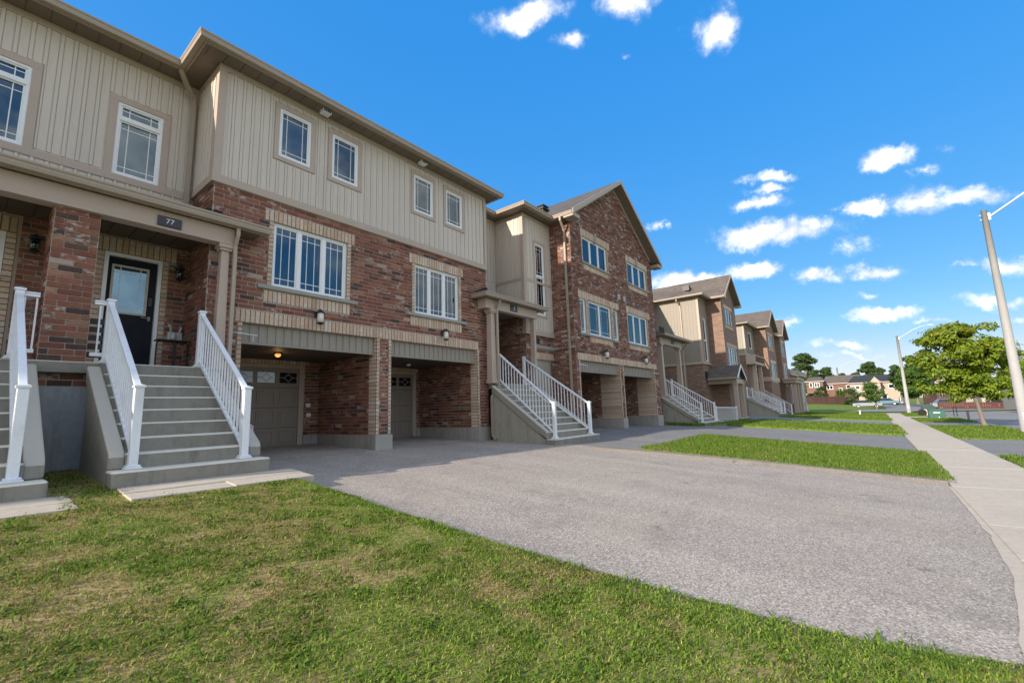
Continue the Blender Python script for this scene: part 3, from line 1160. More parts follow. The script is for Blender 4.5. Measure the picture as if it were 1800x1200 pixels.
dirt = MB()
for i in range(160):
    ya, yb = -.86 + 7.3 * i / 160, -.86 + 7.3 * (i + 1) / 160
    q = []
    for y in (ya, yb):
        e = edge1(y)
        wd = .035 + .05 * abs(noise.noise((y * 2.1, 5, 2))) + .03 * noise.noise((y * 9, 1, 6))
        q += [(e - .05, y, zg(e - .05, y) - .004), (e + max(.01, wd), y, zg(e + wd, y) - .008)]
    dirt.add(q, [(0, 1, 3, 2)])
MAT['dirt'] = plain('edge dirt', (.30, .235, .165), .95, .3, 5, 70, .15, .5)
obj('verge', dirt, 'dirt')['kind'] = 'structure'

# lawns
sheet('lawn', -9, 3.22, -.85, 9.0, .008, 40, 90, 'soil', .05, 0, x1f=edge1)
for x0, x1, y1 in LAWN:
    sheet('lawn', x0, x1, -.85, y1, .07, 24, 20, 'soil2', .12, .06)
sheet('lawn', 24.3, 34.4, 6.4, 8.0, .02, 8, 4, 'soil2', .1, .05)
BOUL = [(-8, 16.6), (23.7, 34.6), (41.2, 50.4), (56.0, 69)]
for x0, x1 in BOUL:
    sheet('boulevard', x0, x1, -5.0, -2.32, .03, 16, 6, 'soil2', .1, .05)
for x0, x1, m in ((16.6, 23.7, 'asphalt_new'), (34.6, 41.2, 'asphalt_new'), (50.4, 56.0, 'slab')):
    sheet('apron', x0, x1, -5.05, -2.30, -.004, 10, 5, m)
kb = MB()
X = -20
while X < 76:
    kb.add([(X, -5.02, zs(X) + .0), (X + 2, -5.02, zs(X + 2)), (X + 2, -5.2, zs(X + 2) - .02), (X, -5.2, zs(X) - .02), (X, -5.22, zs(X) - .2), (X + 2, -5.22, zs(X + 2) - .2)],
           [(0, 1, 2, 3), (3, 2, 5, 4)])
    X += 2
obj('kerb', kb, 'slab')['kind'] = 'structure'


def flat(name, pts, dz, mat):
    mb = MB()
    mb.add([(x, y, zg(x, y) + dz) for x, y in pts], [tuple(range(len(pts)))])
    o = obj(name, mb, mat)
    o['kind'] = 'structure'
    return o


rd = MB()
for i in range(60):
    x0, x1 = -40 + 2.2 * i, -40 + 2.2 * (i + 1)
    rd.add([(x0, -13.6, zs(x0) - .11), (x1, -13.6, zs(x1) - .11), (x1, -5.18, zs(x1) - .11), (x0, -5.18, zs(x0) - .11)], [(0, 1, 2, 3)])
obj('road', rd, 'road')['kind'] = 'structure'
cross = MB()
for i in range(30):
    y0, y1 = -70 + 3.0 * i, -70 + 3.0 * (i + 1)
    if y1 > 4:
        break
    for a, b in ((77, 84), (84, 91)):
        cross.add([(a, y0, zg(a, y0) + .03), (b, y0, zg(b, y0) + .03), (b, y1, zg(b, y1) + .03), (a, y1, zg(a, y1) + .03)], [(0, 1, 2, 3)])
obj('road', cross, 'road')['kind'] = 'structure'
sheet('road', 91.0, 140, -9.5, -1.5, .035, 20, 4, 'road')
sheet('kerb', 70, 120, -14.0, -13.6, .03, 20, 1, 'slab', .1)


# ---- grass blades
def blades(name, label, n, sampler, h, w, mat, zoff=.0, lean=.9):
    pts = sampler(n)
    n = len(pts)
    z = np.array([zg(p[0], p[1]) for p in pts]) + zoff
    P = np.column_stack([pts, z])
    ang = rng.uniform(0, 2 * np.pi, n)
    hh = h * rng.uniform(.45, 1.25, n) ** 1.2
    ww = w * rng.uniform(.7, 1.3, n)
    dirn = np.column_stack([np.cos(ang), np.sin(ang), np.zeros(n)])
    side = np.column_stack([-np.sin(ang), np.cos(ang), np.zeros(n)])
    ln = lean * rng.uniform(.15, 1.3, n)
    b0 = P - side * ww[:, None] / 2
    b1 = P + side * ww[:, None] / 2
    m = P + dirn * (hh * ln * .35)[:, None] + np.array([0, 0, 1]) * (hh * .62)[:, None]
    m0 = m - side * ww[:, None] * .4
    m1 = m + side * ww[:, None] * .4
    t = P + dirn * (hh * ln)[:, None] + np.array([0, 0, 1]) * (hh * np.clip(1 - ln * .22, .5, 1))[:, None]
    V = np.stack([b0, b1, m0, m1, t], 1).reshape(-1, 3)
    base = np.arange(n) * 5
    F = np.stack([base, base + 1, base + 3, base, base + 3, base + 2, base + 2, base + 3, base + 4], 1).reshape(-1)
    me = bpy.data.meshes.new(name)
    me.vertices.add(len(V))
    me.vertices.foreach_set('co', V.astype(np.float32).ravel())
    nt_ = n * 3
    me.loops.add(nt_ * 3)
    me.loops.foreach_set('vertex_index', F.astype(np.int32))
    me.polygons.add(nt_)
    me.polygons.foreach_set('loop_start', np.arange(0, nt_ * 3, 3, dtype=np.int32))
    me.polygons.foreach_set('loop_total', np.full(nt_, 3, dtype=np.int32))
    at = me.attributes.new('rnd', 'FLOAT', 'POINT')
    at.data.foreach_set('value', np.repeat(rng.uniform(0, 1, n), 5).astype(np.float32))
    me.update()
    me.validate()
    me.materials.append(MAT[mat])
    o = bpy.data.objects.new(name, me)
    COL.objects.link(o)
    return tag(o, label, 'grass', kind='stuff')


def patchy(p):
    return noise.noise((p[0] * .75, p[1] * .75, 0)) + .5 * noise.noise((p[0] * 2.3, p[1] * 2.3, 4))


def lawn_main(n):
    out = []
    while len(out) < n:
        x, y = random.uniform(-1.2, 4.0), random.uniform(-.86, 9.0)
        if x > edge1(y) + random.uniform(-.02, .03) or x + y < .8:
            continue
        if y > 6.03 and (1.26 < x < 3.3 or x < .78):
            continue
        if y > 6.7 and not (.72 < x < 1.27):
            continue
        d = math.hypot(x, y)
        if random.random() > min(1, max(.30, 4.2 / (d + .6))):
            continue
        if patchy((x, y)) > .30 and random.random() < .45:
            continue
        out.append((x, y))
    return np.array(out)


def clumps(sampler, k, r):
    def f(n):
        c = sampler(max(1, n // k))
        pts = np.repeat(c, k, 0)
        return pts + rng.normal(0, r, pts.shape)
    return f


def rects(rs, margin=.05):
    areas = np.array([(b - a) * (d - c) for a, b, c, d in rs])

    def f(n):
        idx = rng.choice(len(rs), n, p=areas / areas.sum())
        A = np.array(rs)[idx]
        u, v = rng.uniform(-.02, 1.02, n), rng.uniform(-.02, 1.02, n)
        return np.column_stack([A[:, 0] + (A[:, 1] - A[:, 0]) * u, A[:, 2] + (A[:, 3] - A[:, 2]) * v])
    return f


blades('grass', 'patchy green and straw coloured lawn grass in the foreground', 230000, lawn_main, .022, .0058, 'grass', .004, 1.9)
blades('grass', 'longer green tufts standing out of the foreground lawn', 22000, clumps(lawn_main, 34, .06), .040, .0070, 'grass2', .005, 1.3)
blades('weeds', 'broad leaved weeds and clover scattered in the foreground lawn', 12000, clumps(lawn_main, 20, .045), .030, .017, 'grass2', .006, 1.7)
blades('grass', 'bright lawn grass between the first and second driveways', 42000, rects([(11.12, 16.66, -.85, 4.68)]), .06, .010, 'grass2', .068)
blades('grass', 'bright lawn strips between the farther driveways', 40000, rects([(a, b, -.85, c) for a, b, c in LAWN[1:]] + [(24.3, 34.4, 6.4, 8.0)]), .09, .022, 'grass2', .06)
blades('grass', 'grass of the boulevard strips beside the road', 34000, rects([(max(a, 9), b, -5.0, -2.3) for a, b in BOUL]), .08, .018, 'grass2', .03)
blades('grass', 'weeds along the wall below the second staircase', 1500, lambda n: np.column_stack([rng.uniform(22.9, 24.0, n), rng.uniform(6.7, 9.0, n)]), .16, .02, 'grass2', .0)

# ------------------------------------------------------------------ townhouse with the door numbered 77
HA = thing('townhouse', 'nearest townhouse, red brick below taupe siding, with door 77 and two dark carports', 'townhouse', (2.78, 9.25, -.92))
FR, FB, FS = Face('x', 10.4), Face('x', 9.25), Face('y', 2.78)
red, buff = [], []

# upper walls: taupe board and batten
W1, W2 = (-.45, .38, 4.50, 5.93), (1.49, 2.18, 4.50, 5.93)
obj('siding_wall', wall(FR, -22, 2.78, 3.45, 6.88, [W1, W2]), 'siding', HA)
UW = [(3.89, 4.58, 5.45, 6.55), (5.09, 5.77, 5.45, 6.55), (7.50, 8.19, 5.46, 6.53), (8.70, 9.37, 5.47, 6.53)]
obj('siding_wall', wall(FB, 2.75, 10.45, 4.42, 6.88, UW, d=.03), 'siding', HA)
obj('siding_wall', wall(FS, 9.361, 10.4, 4.42, 6.88, d=.03), 'siding', HA)
obj('brick_wall', wall(FS, 9.391, 10.4, -1.2, 4.42), 'mortar', HA)
ft = .16
battens(HA, FR, -2.2, 2.70, 4.53, 6.76, [(w[0] - .13, w[1] + .13, w[2] - .1, w[3] + .13) for w in (W1, W2)])
battens(HA, FR, -2.2, 2.70, 3.50, 4.37)
battens(HA, FB, 2.93, 10.40, 4.585, 6.76, [(w[0] - .115, w[1] + .115, w[2] - .115, w[3] + .115) for w in UW], d=.03)
battens(HA, FS, 9.36, 10.36, 4.585, 6.76, d=.03)
mb = MB()
FR.box(mb, -22, 2.75, 4.37, 4.50, -.01, .028)
FR.box(mb, -22, 2.75, 6.76, 6.875, -.01, .026)
obj('band_board', mb, 'trim', HA)
mb = MB().sweep([(2.75, 10.38), (2.75, 9.22), (10.45, 9.22)], [(0, 0), (.032, 0), (.032, .155), (0, .155)], 4.425)
mb.sweep([(2.75, 10.38), (2.75, 9.22), (10.45, 9.22)], [(0, 0), (.028, 0), (.028, .115), (0, .115)], 6.76)
mb.box(2.722, 2.86, 9.19, 9.35, 4.58, 6.76)
mb.box(10.34, 10.475, 9.19, 9.30, 4.58, 6.76)
mb.box(2.69, 2.76, 10.36, 10.42, 4.5, 6.76)
obj('corner_board', mb, 'trim', HA)
for w in (W1, W2):
    window(HA, FR, *w, d=.012, transom=5.62, grid=.11, cover='blind')
    trimset(HA, FR, *w, w=.115)
for i, w in enumerate(UW):
    window(HA, FB, *w, d=.04, grid=.10, cover='dark' if i < 2 else 'blind')
    trimset(HA, FB, *w, w=.095, d=.03)

# eaves
epath = [(-22, 10.4), (2.78, 10.4), (2.78, 9.25), (10.30, 9.25), (10.30, 14)]
obj('soffit', MB().sweep(epath, [(-.1, 0), (.40, 0), (.40, .02), (-.1, .02)], 6.885), 'soffit', HA)
obj('fascia', MB().sweep(epath, [(.40, 0), (.425, 0), (.425, .15), (.40, .15)], 6.865), 'gutter', HA)
gutter(HA, epath, .425, 6.885)
x = -1.6
while x < 2.3:
    ubox('soffit_panel', 'soffit', HA, x + .008, x + .292, 10.02, 10.385, 6.874, 6.888)
    x += .30
x = 2.45
while x < 10.4:
    ubox('soffit_panel', 'soffit', HA, x + .008, x + .292, 8.87, 9.21, 6.874, 6.888)
    x += .30
for vx in (4.80, 7.66):
    o = obj('soffit_vent', MB().box(vx - .10, vx + .10, 8.93, 9.10, 6.80, 6.873), 'white', HA)
    g = MB()
    for i in range(4):
        g.box(vx - .085 + i * .046, vx - .055 + i * .046, 8.922, 8.929, 6.81, 6.865)
    obj('grille', g, 'black', o)
mb = MB()
mb.add([(-22, 9.9, 7.0), (2.5, 9.9, 7.0), (2.5, 15, 8.9), (-22, 15, 8.9)], [(0, 1, 2, 3)])
mb.add([(-22, 15, 8.9), (10.7, 15, 8.9), (10.7, 20.3, 6.95), (-22, 20.3, 6.95)], [(0, 1, 2, 3)])
mb.add([(2.33, 8.8, 7.0), (10.75, 8.8, 7.0), (8.2, 12.0, 8.3), (4.9, 12.0, 8.3)], [(0, 1, 2, 3)])
mb.add([(2.33, 8.8, 7.0), (4.9, 12.0, 8.3), (4.9, 15, 8.9), (2.33, 10.2, 7.02)], [(0, 1, 2, 3)])
mb.add([(10.75, 8.8, 7.0), (10.75, 15, 7.0), (8.2, 15, 8.9), (8.2, 12.0, 8.3)], [(0, 1, 2, 3)])
mb.add([(4.9, 12, 8.3), (8.2, 12, 8.3), (8.2, 15, 8.9), (4.9, 15, 8.9)], [(0, 1, 2, 3)])
obj('roof', mb, 'shingle', HA)
mb = MB()
mb.box(10.30, 10.44, 9.42, 20, -1.2, 6.88)
mb.box(-22, 10.29, 19.86, 20, -1.2, 6.95)
mb.box(-22, -21.86, 10.5, 19.85, -1.2, 8.9)
mb.box(-21.8, 10.2, 10.6, 19.8, 3.5, 3.6)
obj('side_wall', mb, 'farbrick', HA)

# front brickwork
W3, W4 = (3.90, 5.56, 2.62, 3.98), (7.57, 9.21, 2.61, 3.97)
OP1, OP2 = (3.41, 6.40, -1.2, 1.81), (6.83, 9.96, -1.2, 1.81)
obj('brick_wall', wall(FB, 2.78, 10.45, -1.2, 4.43, [W3, W4, OP1, OP2]), 'mortar', HA)
sur = []
for (a, b, c, e) in (W3, W4):
    sur += [(a - .10, b + .10, c - .09, e), (a - .19, b + .19, e, e + .245), (a - .30, b + .30, c - .10, c), (a - .15, b + .10, c - .345, c - .10)]
    buff += stack(FB, a - .10, a, c, e) + stack(FB, b, b + .10, c, e) + soldier(FB, a - .19, b + .19, e, e + .245) + soldier(FB, a - .15, b + .10, c - .345, c - .10)
    mb = MB()
    FB.box(mb, a - .28, b + .28, c - .085, c - .004, -.05, .065)
    obj('window_sill', mb, 'stone', HA, bevel=.008)
LT = (3.27, 10.02, 1.81, 2.06)
buff += soldier(FB, *LT)
red += lay(FB, 2.78, 10.45, 1.81, 4.42, sur + [LT])
red += lay(FB, 2.78, 3.32, -.5, 1.81) + lay(FB, 10.05, 10.45, -.5, 1.81, phase=.08) + lay(FB, 6.49, 6.74, -.5, 1.81, phase=.125)
for a in (3.32, 6.40, 6.74, 9.96):
    buff += stack(FB, a, a + .09, -.5, 1.81)
for F0 in (Face('y', 6.40), Face('y', 9.96)):
    buff += stack(F0, 9.25, 9.53, -.5, 1.81)
    red += lay(F0, 9.53, 11.9, -.5, 1.45)
red += lay(FS, 9.25, 10.4, .88, 4.42, phase=.1)
FC = Face('x', 11.9)
red += lay(FC, 5.99, 6.40, -.5, 1.45) + lay(FC, 9.80, 9.96, -.5, 1.45)
buff += soldier(FC, 3.45, 6.10, 1.335, 1.45) + soldier(FC, 6.85, 9.86, 1.335, 1.45)
mb = wall(FC, 3.41, 9.96, -1.2, 1.46, [(3.50, 5.97, -1.2, 1.33), (7.2, 9.78, -1.2, 1.33)])
mb.box(6.402, 6.828, 9.26, 11.9, -1.2, 1.805)
mb.box(9.962, 10.28, 9.42, 11.9, -1.2, 1.805)
mb.box(3.25, 3.408, 9.42, 11.9, -1.2, 1.805)
obj('brick_wall', mb, 'mortar_dark', HA)
for bxs in ((6.375, 6.855, 9.20, 9.60, -1.25, -.505), (6.383, 6.847, 9.60, 11.90, -1.25, -.512), (9.935, 10.47, 9.20, 9.60, -1.25, -.505),
            (9.943, 10.46, 9.60, 11.90, -1.25, -.512), (2.76, 3.43, 9.20, 9.60, -1.25, -.505), (5.99, 6.38, 11.86, 11.95, -1.25, -.515), (9.79, 9.94, 11.86, 11.95, -1.25, -.515)):
    obj('foundation_wall', MB().box(*bxs), 'foundation3', HA, bevel=.006)
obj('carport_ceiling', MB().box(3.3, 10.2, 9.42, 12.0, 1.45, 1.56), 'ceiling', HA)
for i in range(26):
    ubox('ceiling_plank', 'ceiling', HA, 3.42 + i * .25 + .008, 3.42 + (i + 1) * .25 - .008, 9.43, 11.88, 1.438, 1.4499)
for a, b in ((3.41, 6.40), (6.83, 9.96)):
    F0 = Face('x', 9.36)
    mb = MB()
    F0.box(mb, a, b, 1.425, 1.81, -.05, 0)
    F0.box(mb, a, b, 1.41, 1.445, -.06, .022)
    fb = obj('fascia_board', mb, 'siding_tan', HA)
    n = round((b - a) / .165)
    for i in range(n):
        u = a + (b - a) * (i + .06) / n
        p0, p1 = F0.P(u, 1.447, -.004), F0.P(u + .118, 1.806, .016)
        inst('slat', UNITBOX['siding_tan'], fb, [(p0[j] + p1[j]) / 2 for j in range(3)], [abs(p1[j] - p0[j]) for j in range(3)])


def garage_door(par, x0, x1, y, z0, z1, cols, mat='garage'):
    g = obj('garage_door', MB().box(x0, x1, y, y + .05, z0, z1), mat, par)
    rh = (z1 - z0) / 4
    cw = (x1 - x0) / cols
    for r in range(4):
        for c in range(cols):
            a, b = x0 + c * cw + .055, x0 + (c + 1) * cw - .055
            lo, hi = z0 + r * rh + .075, z0 + (r + 1) * rh - .075
            if r == 3:
                lo, hi = lo + .05, hi - .04
                obj('window', MB().box(a, b, y - .006, y + .002, lo, hi), 'glass_dark', g)
                m = MB()
                cx, cz, hw, hh = (a + b) / 2, (lo + hi) / 2, (b - a) / 2, (hi - lo) / 2
                dm = [(cx - hw * .5, cz), (cx, cz + hh * .75), (cx + hw * .5, cz), (cx, cz - hh * .75)]
                for i in range(4):
                    p, q = dm[i], dm[(i + 1) % 4]
                    m.tube([(p[0], y - .012, p[1]), (q[0], y - .012, q[1])], .006, 4)
                m.tube([(a, y - .012, cz), (dm[0][0], y - .012, cz)], .006, 4)
                m.tube([(b, y - .012, cz), (dm[2][0], y - .012, cz)], .006, 4)
                obj('leading', m, 'steel', g)
            else:
                q = MB()
                w = .030
                q.box(a, b, y - .016, y + .001, lo, lo + w).box(a, b, y - .016, y + .001, hi - w, hi)
                q.box(a, a + w, y - .016, y + .001, lo + w, hi - w).box(b - w, b, y - .016, y + .001, lo + w, hi - w)
                q.box(a + w + .03, b - w - .03, y - .012, y + .001, lo + w + .03, hi - w - .03)
                obj('panel', q, mat, g, bevel=.004)
    m = MB()
    for r in (1, 2, 3):
        m.box(x0, x1, y - .0015, y + .01, z0 + r * rh - .006, z0 + r * rh + .006)
    obj('seam', m, 'black', g)
    m = MB()
    m.box(x0 - .10, x0 - .002, y - .05, y + .06, z0, z1 + .09)
    m.box(x1 + .002, x1 + .13, y - .05, y + .06, z0, z1 + .09)
    m.box(x0, x1, y - .05, y + .06, z1 + .002, z1 + .09)
    obj('door_frame', m, 'trim', g)
    return g


garage_door(HA, 3.66, 5.84, 11.93, -.78, 1.24, 4)
garage_door(HA, 7.33, 9.64, 11.93, -.78, 1.24, 4)


def ceiling_lamp(par, x, y, z, lit):
    o = obj('ceiling_lamp', MB().lathe(x, y, [(.085, z), (.09, z - .035), (.05, z - .045)], 14), 'black', par, smooth=True)
    obj('globe', MB().lathe(x, y, [(.03, z - .028), (.058, z - .05), (.064, z - .08), (.045, z - .105), (.012, z - .115)], 14), 'lampglow' if lit else 'frost', o, smooth=True)
    if lit:
        l = bpy.data.lights.new('ceiling_lamp_light', 'POINT')
        l.energy = .8 if lit == 1 else .35
        l.color = (1, .62, .28)
        l.shadow_soft_size = .06
        lo = bpy.data.objects.new('ceiling_lamp_light', l)
        lo.location = Vector((x, y, z - .19)) - root_offset(o)
        lo.parent = o
        COL.objects.link(lo)


ceiling_lamp(HA, 4.60, 10.4, 1.45, 1)
ceiling_lamp(HA, 8.36, 10.5, 1.45, 0)


def lantern(par, F, u, z, s=1., gl='frost'):
    m = MB()
    F.box(m, u - .05 * s, u + .05 * s, z + .02, z + .16 * s, 0, .03)
    a, b = F.P(u, z + .10 * s, .03), F.P(u, z + .16 * s, .17 * s)
    m.tube([a, ((a[0] + b[0]) / 2, (a[1] + b[1]) / 2, b[2] + .03), b], .013, 6)
    c = F.P(u, 0, .17 * s)
    m.lathe(c[0], c[1], [(.012, z + .19 * s), (.035 * s, z + .165 * s), (.085 * s, z + .12 * s), (.08 * s, z + .105 * s)], 12)
    m.lathe(c[0], c[1], [(.075 * s, z - .105 * s), (.078 * s, z - .12 * s), (.02, z - .15 * s)], 12)
    o = obj('wall_lantern', m, 'black', par)
    obj('lamp_glass', MB().lathe(c[0], c[1], [(.06 * s, z + .104 * s), (.066 * s, z), (.06 * s, z - .104 * s)], 12), gl, o, smooth=True)


lantern(HA, FB, 4.87, 2.07)
lantern(HA, FB, 8.54, 2.09)
for bx, F0, bz in ((3.30, FB, 1.57),):
    m = MB()
    y0 = 9.17
    m.tube([(3.22, 9.23, bz + .01), (3.30, y0, bz + .012), (3.66, y0, bz - .01)], .014, 6)
    m.tube([(3.58, y0, bz - .005), (3.58, y0, bz - .14)], .009, 6)
    obj('wall_bracket', m, 'steel', HA)
for px, py, pz in ((6.10, 11.885, .28), (6.12, 11.885, .02)):
    obj('wall_outlet', MB().box(px - .06, px + .06, 11.86, 11.892, pz - .05, pz + .05), 'white', HA, bevel=.005)

window(HA, FB, *W3, lights=3, d=-.04, grid=.13, cover='blind')
window(HA, FB, *W4, lights=3, d=-.04, grid=.12, cover='blind')

# porch
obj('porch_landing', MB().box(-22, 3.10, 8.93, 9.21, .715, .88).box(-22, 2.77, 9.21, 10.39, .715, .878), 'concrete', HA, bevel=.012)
obj('porch_beam', MB().box(-22, 3.06, 8.90, 9.12, 3.165, 3.46).box(-22, 3.07, 8.888, 9.13, 3.15, 3.185), 'trim', HA, bevel=.006)
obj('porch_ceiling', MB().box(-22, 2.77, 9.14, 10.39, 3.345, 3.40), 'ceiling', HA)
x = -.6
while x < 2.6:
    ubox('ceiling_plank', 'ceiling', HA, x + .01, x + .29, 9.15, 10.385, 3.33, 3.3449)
    x += .30
ppath = [(-22, 9.12), (3.20, 9.12), (3.20, 9.245)]
obj('porch_soffit', MB().sweep(ppath, [(-.1, 0), (.30, 0), (.30, .02), (-.1, .02)], 3.47), 'soffit', HA)
obj('porch_fascia', MB().sweep(ppath, [(.30, 0), (.32, 0), (.32, .11), (.30, .11)], 3.455), 'gutter', HA)
gutter(HA, ppath, .32, 3.47, 'porch_gutter')
m = MB()
x = -.4
while x < 3.0:
    m.box(x, x + .018, 8.862, 8.885, 3.462, 3.4695)
    x += .17
obj('soffit_hole', m, 'black', HA)
m = MB()
m.add([(-22, 8.72, 3.585), (3.58, 8.72, 3.585), (3.2, 9.245, 3.80), (2.77, 9.245, 3.80), (2.77, 10.39, 4.10), (-22, 10.39, 4.10)], [(0, 1, 2, 3, 4, 5)])
m.add([(3.58, 8.72, 3.585), (3.58, 9.245, 3.585), (3.2, 9.245, 3.80)], [(0, 1, 2)])
obj('porch_roof', m, 'shingle', HA)
m = MB()
for i in range(6):
    u = 2.80 + i * .125
    z = 3.87 - i * .045
    m.box(u, u + .14, 9.218 - i * .0006, 9.24, z - .06, z)
for i in range(5):
    v = 9.27 + i * .2
    m.box(2.735, 2.768, v, v + .2, 3.82 + i * .055, 3.90 + i * .055)
obj('step_flashing', m, 'shingle_dark', HA)
pier = obj('porch_pier', MB().box(.735, 1.235, 8.995, 9.495, .88, 3.164), 'mortar', HA)
PF = Face('x', 8.995)
PL = Face('y', .735)
for r in lay(PF, .735, 1.235, .88, 3.16, phase=.735 - .02):
    red.append(r + (.006, pier))
for r in lay(PL, 8.995, 9.495, .88, 3.16, phase=8.86):
    red.append(r + (.006, pier))
mb = MB().box(.58, 1.40, 9.10, 9.3, .50, .712)
obj('brick_wall', mb, 'mortar', HA)
red += lay(Face('x', 9.10), .58, 1.40, .53, .712, phase=.6)
obj('foundation_wall', MB().box(-22, 2.76, 9.06, 9.25, -1.3, .528), 'foundation', HA)


def column(par, x, y, z0, z1, w=.15, name='porch_column'):
    m = MB()

    def sq(z, h, r):
        m.box(x - r, x + r, y - r, y + r, z, z + h)
    sq(z0, .12, w / 2 + .025)
    sq(z1 - .07, .07, w / 2 + .045)
    sq(z1 - .12, .048, w / 2 + .022)
    vs = []
    for z, r in ((z0 + .121, w / 2 + .008), (z1 - .121, w / 2 - .012)):
        vs += [(x - r, y - r, z), (x + r, y - r, z), (x + r, y + r, z), (x - r, y + r, z)]
    m.add(vs, [(0, 1, 5, 4), (1, 2, 6, 5), (2, 3, 7, 6), (3, 0, 4, 7), (0, 3, 2, 1), (4, 5, 6, 7)])
    return obj(name, m, 'trim', par, bevel=.006)


column(HA, 2.945, 9.015, .88, 3.15)
downspout(HA, [(3.08, 8.80, 3.47), (3.08, 8.80, 3.33), (3.075, 8.89, 3.14), (3.085, 8.90, 2.9), (3.09, 8.90, .75), (3.09, 8.90, -.6), (3.09, 8.80, -.72)], .042)
downspout(HA, [(2.30, 9.98, 6.92), (2.30, 9.98, 6.84), (2.42, 10.10, 6.72), (2.60, 10.26, 6.55), (2.63, 10.29, 6.4), (2.63, 10.29, 3.98)], .05)
pl = obj('number_plaque', MB().box(1.905, 2.235, 8.874, 8.898, 3.195, 3.365).box(1.918, 2.222, 8.869, 8.875, 3.207, 3.353), 'plaque', HA)


def digits(txt, par, x, y, z, size, rot=(math.pi / 2, 0, 0)):
    c = bpy.data.curves.new('numerals', 'FONT')
    c.body = txt
    c.size = size
    c.extrude = .003
    c.align_x = 'CENTER'
    c.align_y = 'CENTER'
    c.materials.append(MAT['digit'])
    tmp = bpy.data.objects.new('numerals', c)
    me = bpy.data.meshes.new_from_object(tmp)
    bpy.data.objects.remove(tmp)
    o = inst('numerals', me, par, (x, y, z), (1, 1, 1), rot)
    return o


digits('77', pl, 2.07, 8.865, 3.28, .118)

# entrance wall and door
DO = (1.53, 2.37, .88, 3.03)
D0 = (-.75, .35, .88, 3.03)
obj('brick_wall', wall(FR, -22, 2.78, .87, 3.45, [DO, D0]), 'mortar_dark', HA)
red += lay(FR, .50, 2.78, .88, 3.34, [(1.40, 2.47, .88, 3.04), (1.30, 2.58, 3.03, 3.30), (-1.2, .46, .88, 3.3)], phase=.05)
buff += soldier(FR, 1.30, 2.58, 3.035, 3.30) + stack(FR, 1.40, 1.53, .88, 3.03) + stack(FR, 2.37, 2.47, .88, 3.03)
buff += stack(FR, .35, .47, .88, 3.03) + soldier(FR, -.6, .46, 3.035, 3.30)


def front_door(par, a, b, z0, z1, y, mat='door'):
    m = MB()
    m.box(a, a + .06, y - .03, y + .09, z0, z1)
    m.box(b - .06, b, y - .03, y + .09, z0, z1)
    m.box(a + .06, b - .06, y - .03, y + .09, z1 - .06, z1)
    obj('door_frame', m, 'white', par, label='off white door frame')
    obj('threshold', MB().box(a, b, y - .05, y + .10, z0, z0 + .05), 'steel', par)
    d0, d1 = a + .065, b - .065
    d = obj('door', MB().box(d0, d1, y + .04, y + .085, z0 + .055, z1 - .065), mat, par)
    gx0, gx1, gz0, gz1 = d0 + .055, d1 - .115, z0 + 1.05, z1 - .20
    m = MB()
    w = .035
    m.box(gx0, gx1, y + .02, y + .039, gz0, gz0 + w)
    m.box(gx0, gx1, y + .02, y + .039, gz1 - w, gz1)
    m.box(gx0, gx0 + w, y + .02, y + .039, gz0 + w, gz1 - w)
    m.box(gx1 - w, gx1, y + .02, y + .039, gz0 + w, gz1 - w)
    obj('glass_surround', m, 'siding', d)
    obj('pane', MB().box(gx0 + w, gx1 - w, y + .032, y + .0385, gz0 + w, gz1 - w), 'glass_door', d)
    m = MB()
    for u in (gx0 + .125, gx1 - .125):
        m.box(u - .006, u + .006, y + .026, y + .0315, gz0 + w, gz1 - w)
    for z in (gz0 + .13, gz1 - .13):
        m.box(gx0 + w, gx1 - w, y + .0275, y + .031, z - .006, z + .006)
    obj('muntin_grid', m, 'white', d)
    for u0, u1 in ((d0 + .09, (d0 + d1) / 2 - .05), ((d0 + d1) / 2 + .03, d1 - .11)):
        m = MB()
        m.box(u0, u1, y + .030, y + .0395, z0 + .2, z0 + .9)
        m.box(u0 + .04, u1 - .04, y + .022, y + .0305, z0 + .24, z0 + .86)
        obj('door_panel', m, mat, d, bevel=.006)
    m = MB()
    m.box(d1 - .085, d1 - .045, y + .025, y + .039, z0 + .97, z0 + 1.05)
    m.tube([(d1 - .065, y + .03, z0 + 1.01), (d1 - .065, y - .01, z0 + 1.01), (d1 - .19, y - .012, z0 + 1.015)], .011, 8)
    obj('handle', m, 'chrome', d, smooth=True)
    obj('lock', MB().box(d1 - .10, d1 - .03, y + .012, y + .039, z0 + 1.24, z0 + 1.42), 'black', d, bevel=.012)


MAT['glass_door'] = glassmat('door glass', (.06, .09, .11), .30, (.26, .45, .60))
front_door(HA, 1.53, 2.37, .88, 3.03, 10.43)
front_door(HA, -.75, .35, .88, 3.03, 10.43)
m = MB()
m.box(2.52, 2.75, 10.33, 10.39, 1.50, 1.66)
m.tube([(2.57, 10.35, 1.64), (2.55, 10.3, 1.75), (2.53, 10.36, 1.80)], .02, 6)
m.lathe(2.60, 10.29, [(.045, 1.52), (.05, 1.58), (.03, 1.64)], 12)
m.tube([(2.70, 10.35, 1.64), (2.72, 10.31, 1.76), (2.72, 10.38, 1.78)], .022, 6)
obj('gas_meter', m, 'chrome', HA, smooth=False)
lantern(HA, FR, 2.62, 2.80, .9, 'glass_dark')
lantern(HA, FR, .66, 2.86, .9, 'glass_dark')

set_bricks(HA, red, 'brick', 'brick', 300)
set_bricks(HA, buff, 'buff', 'buff_brick', 300, proud=.012, joint='joint_dark')

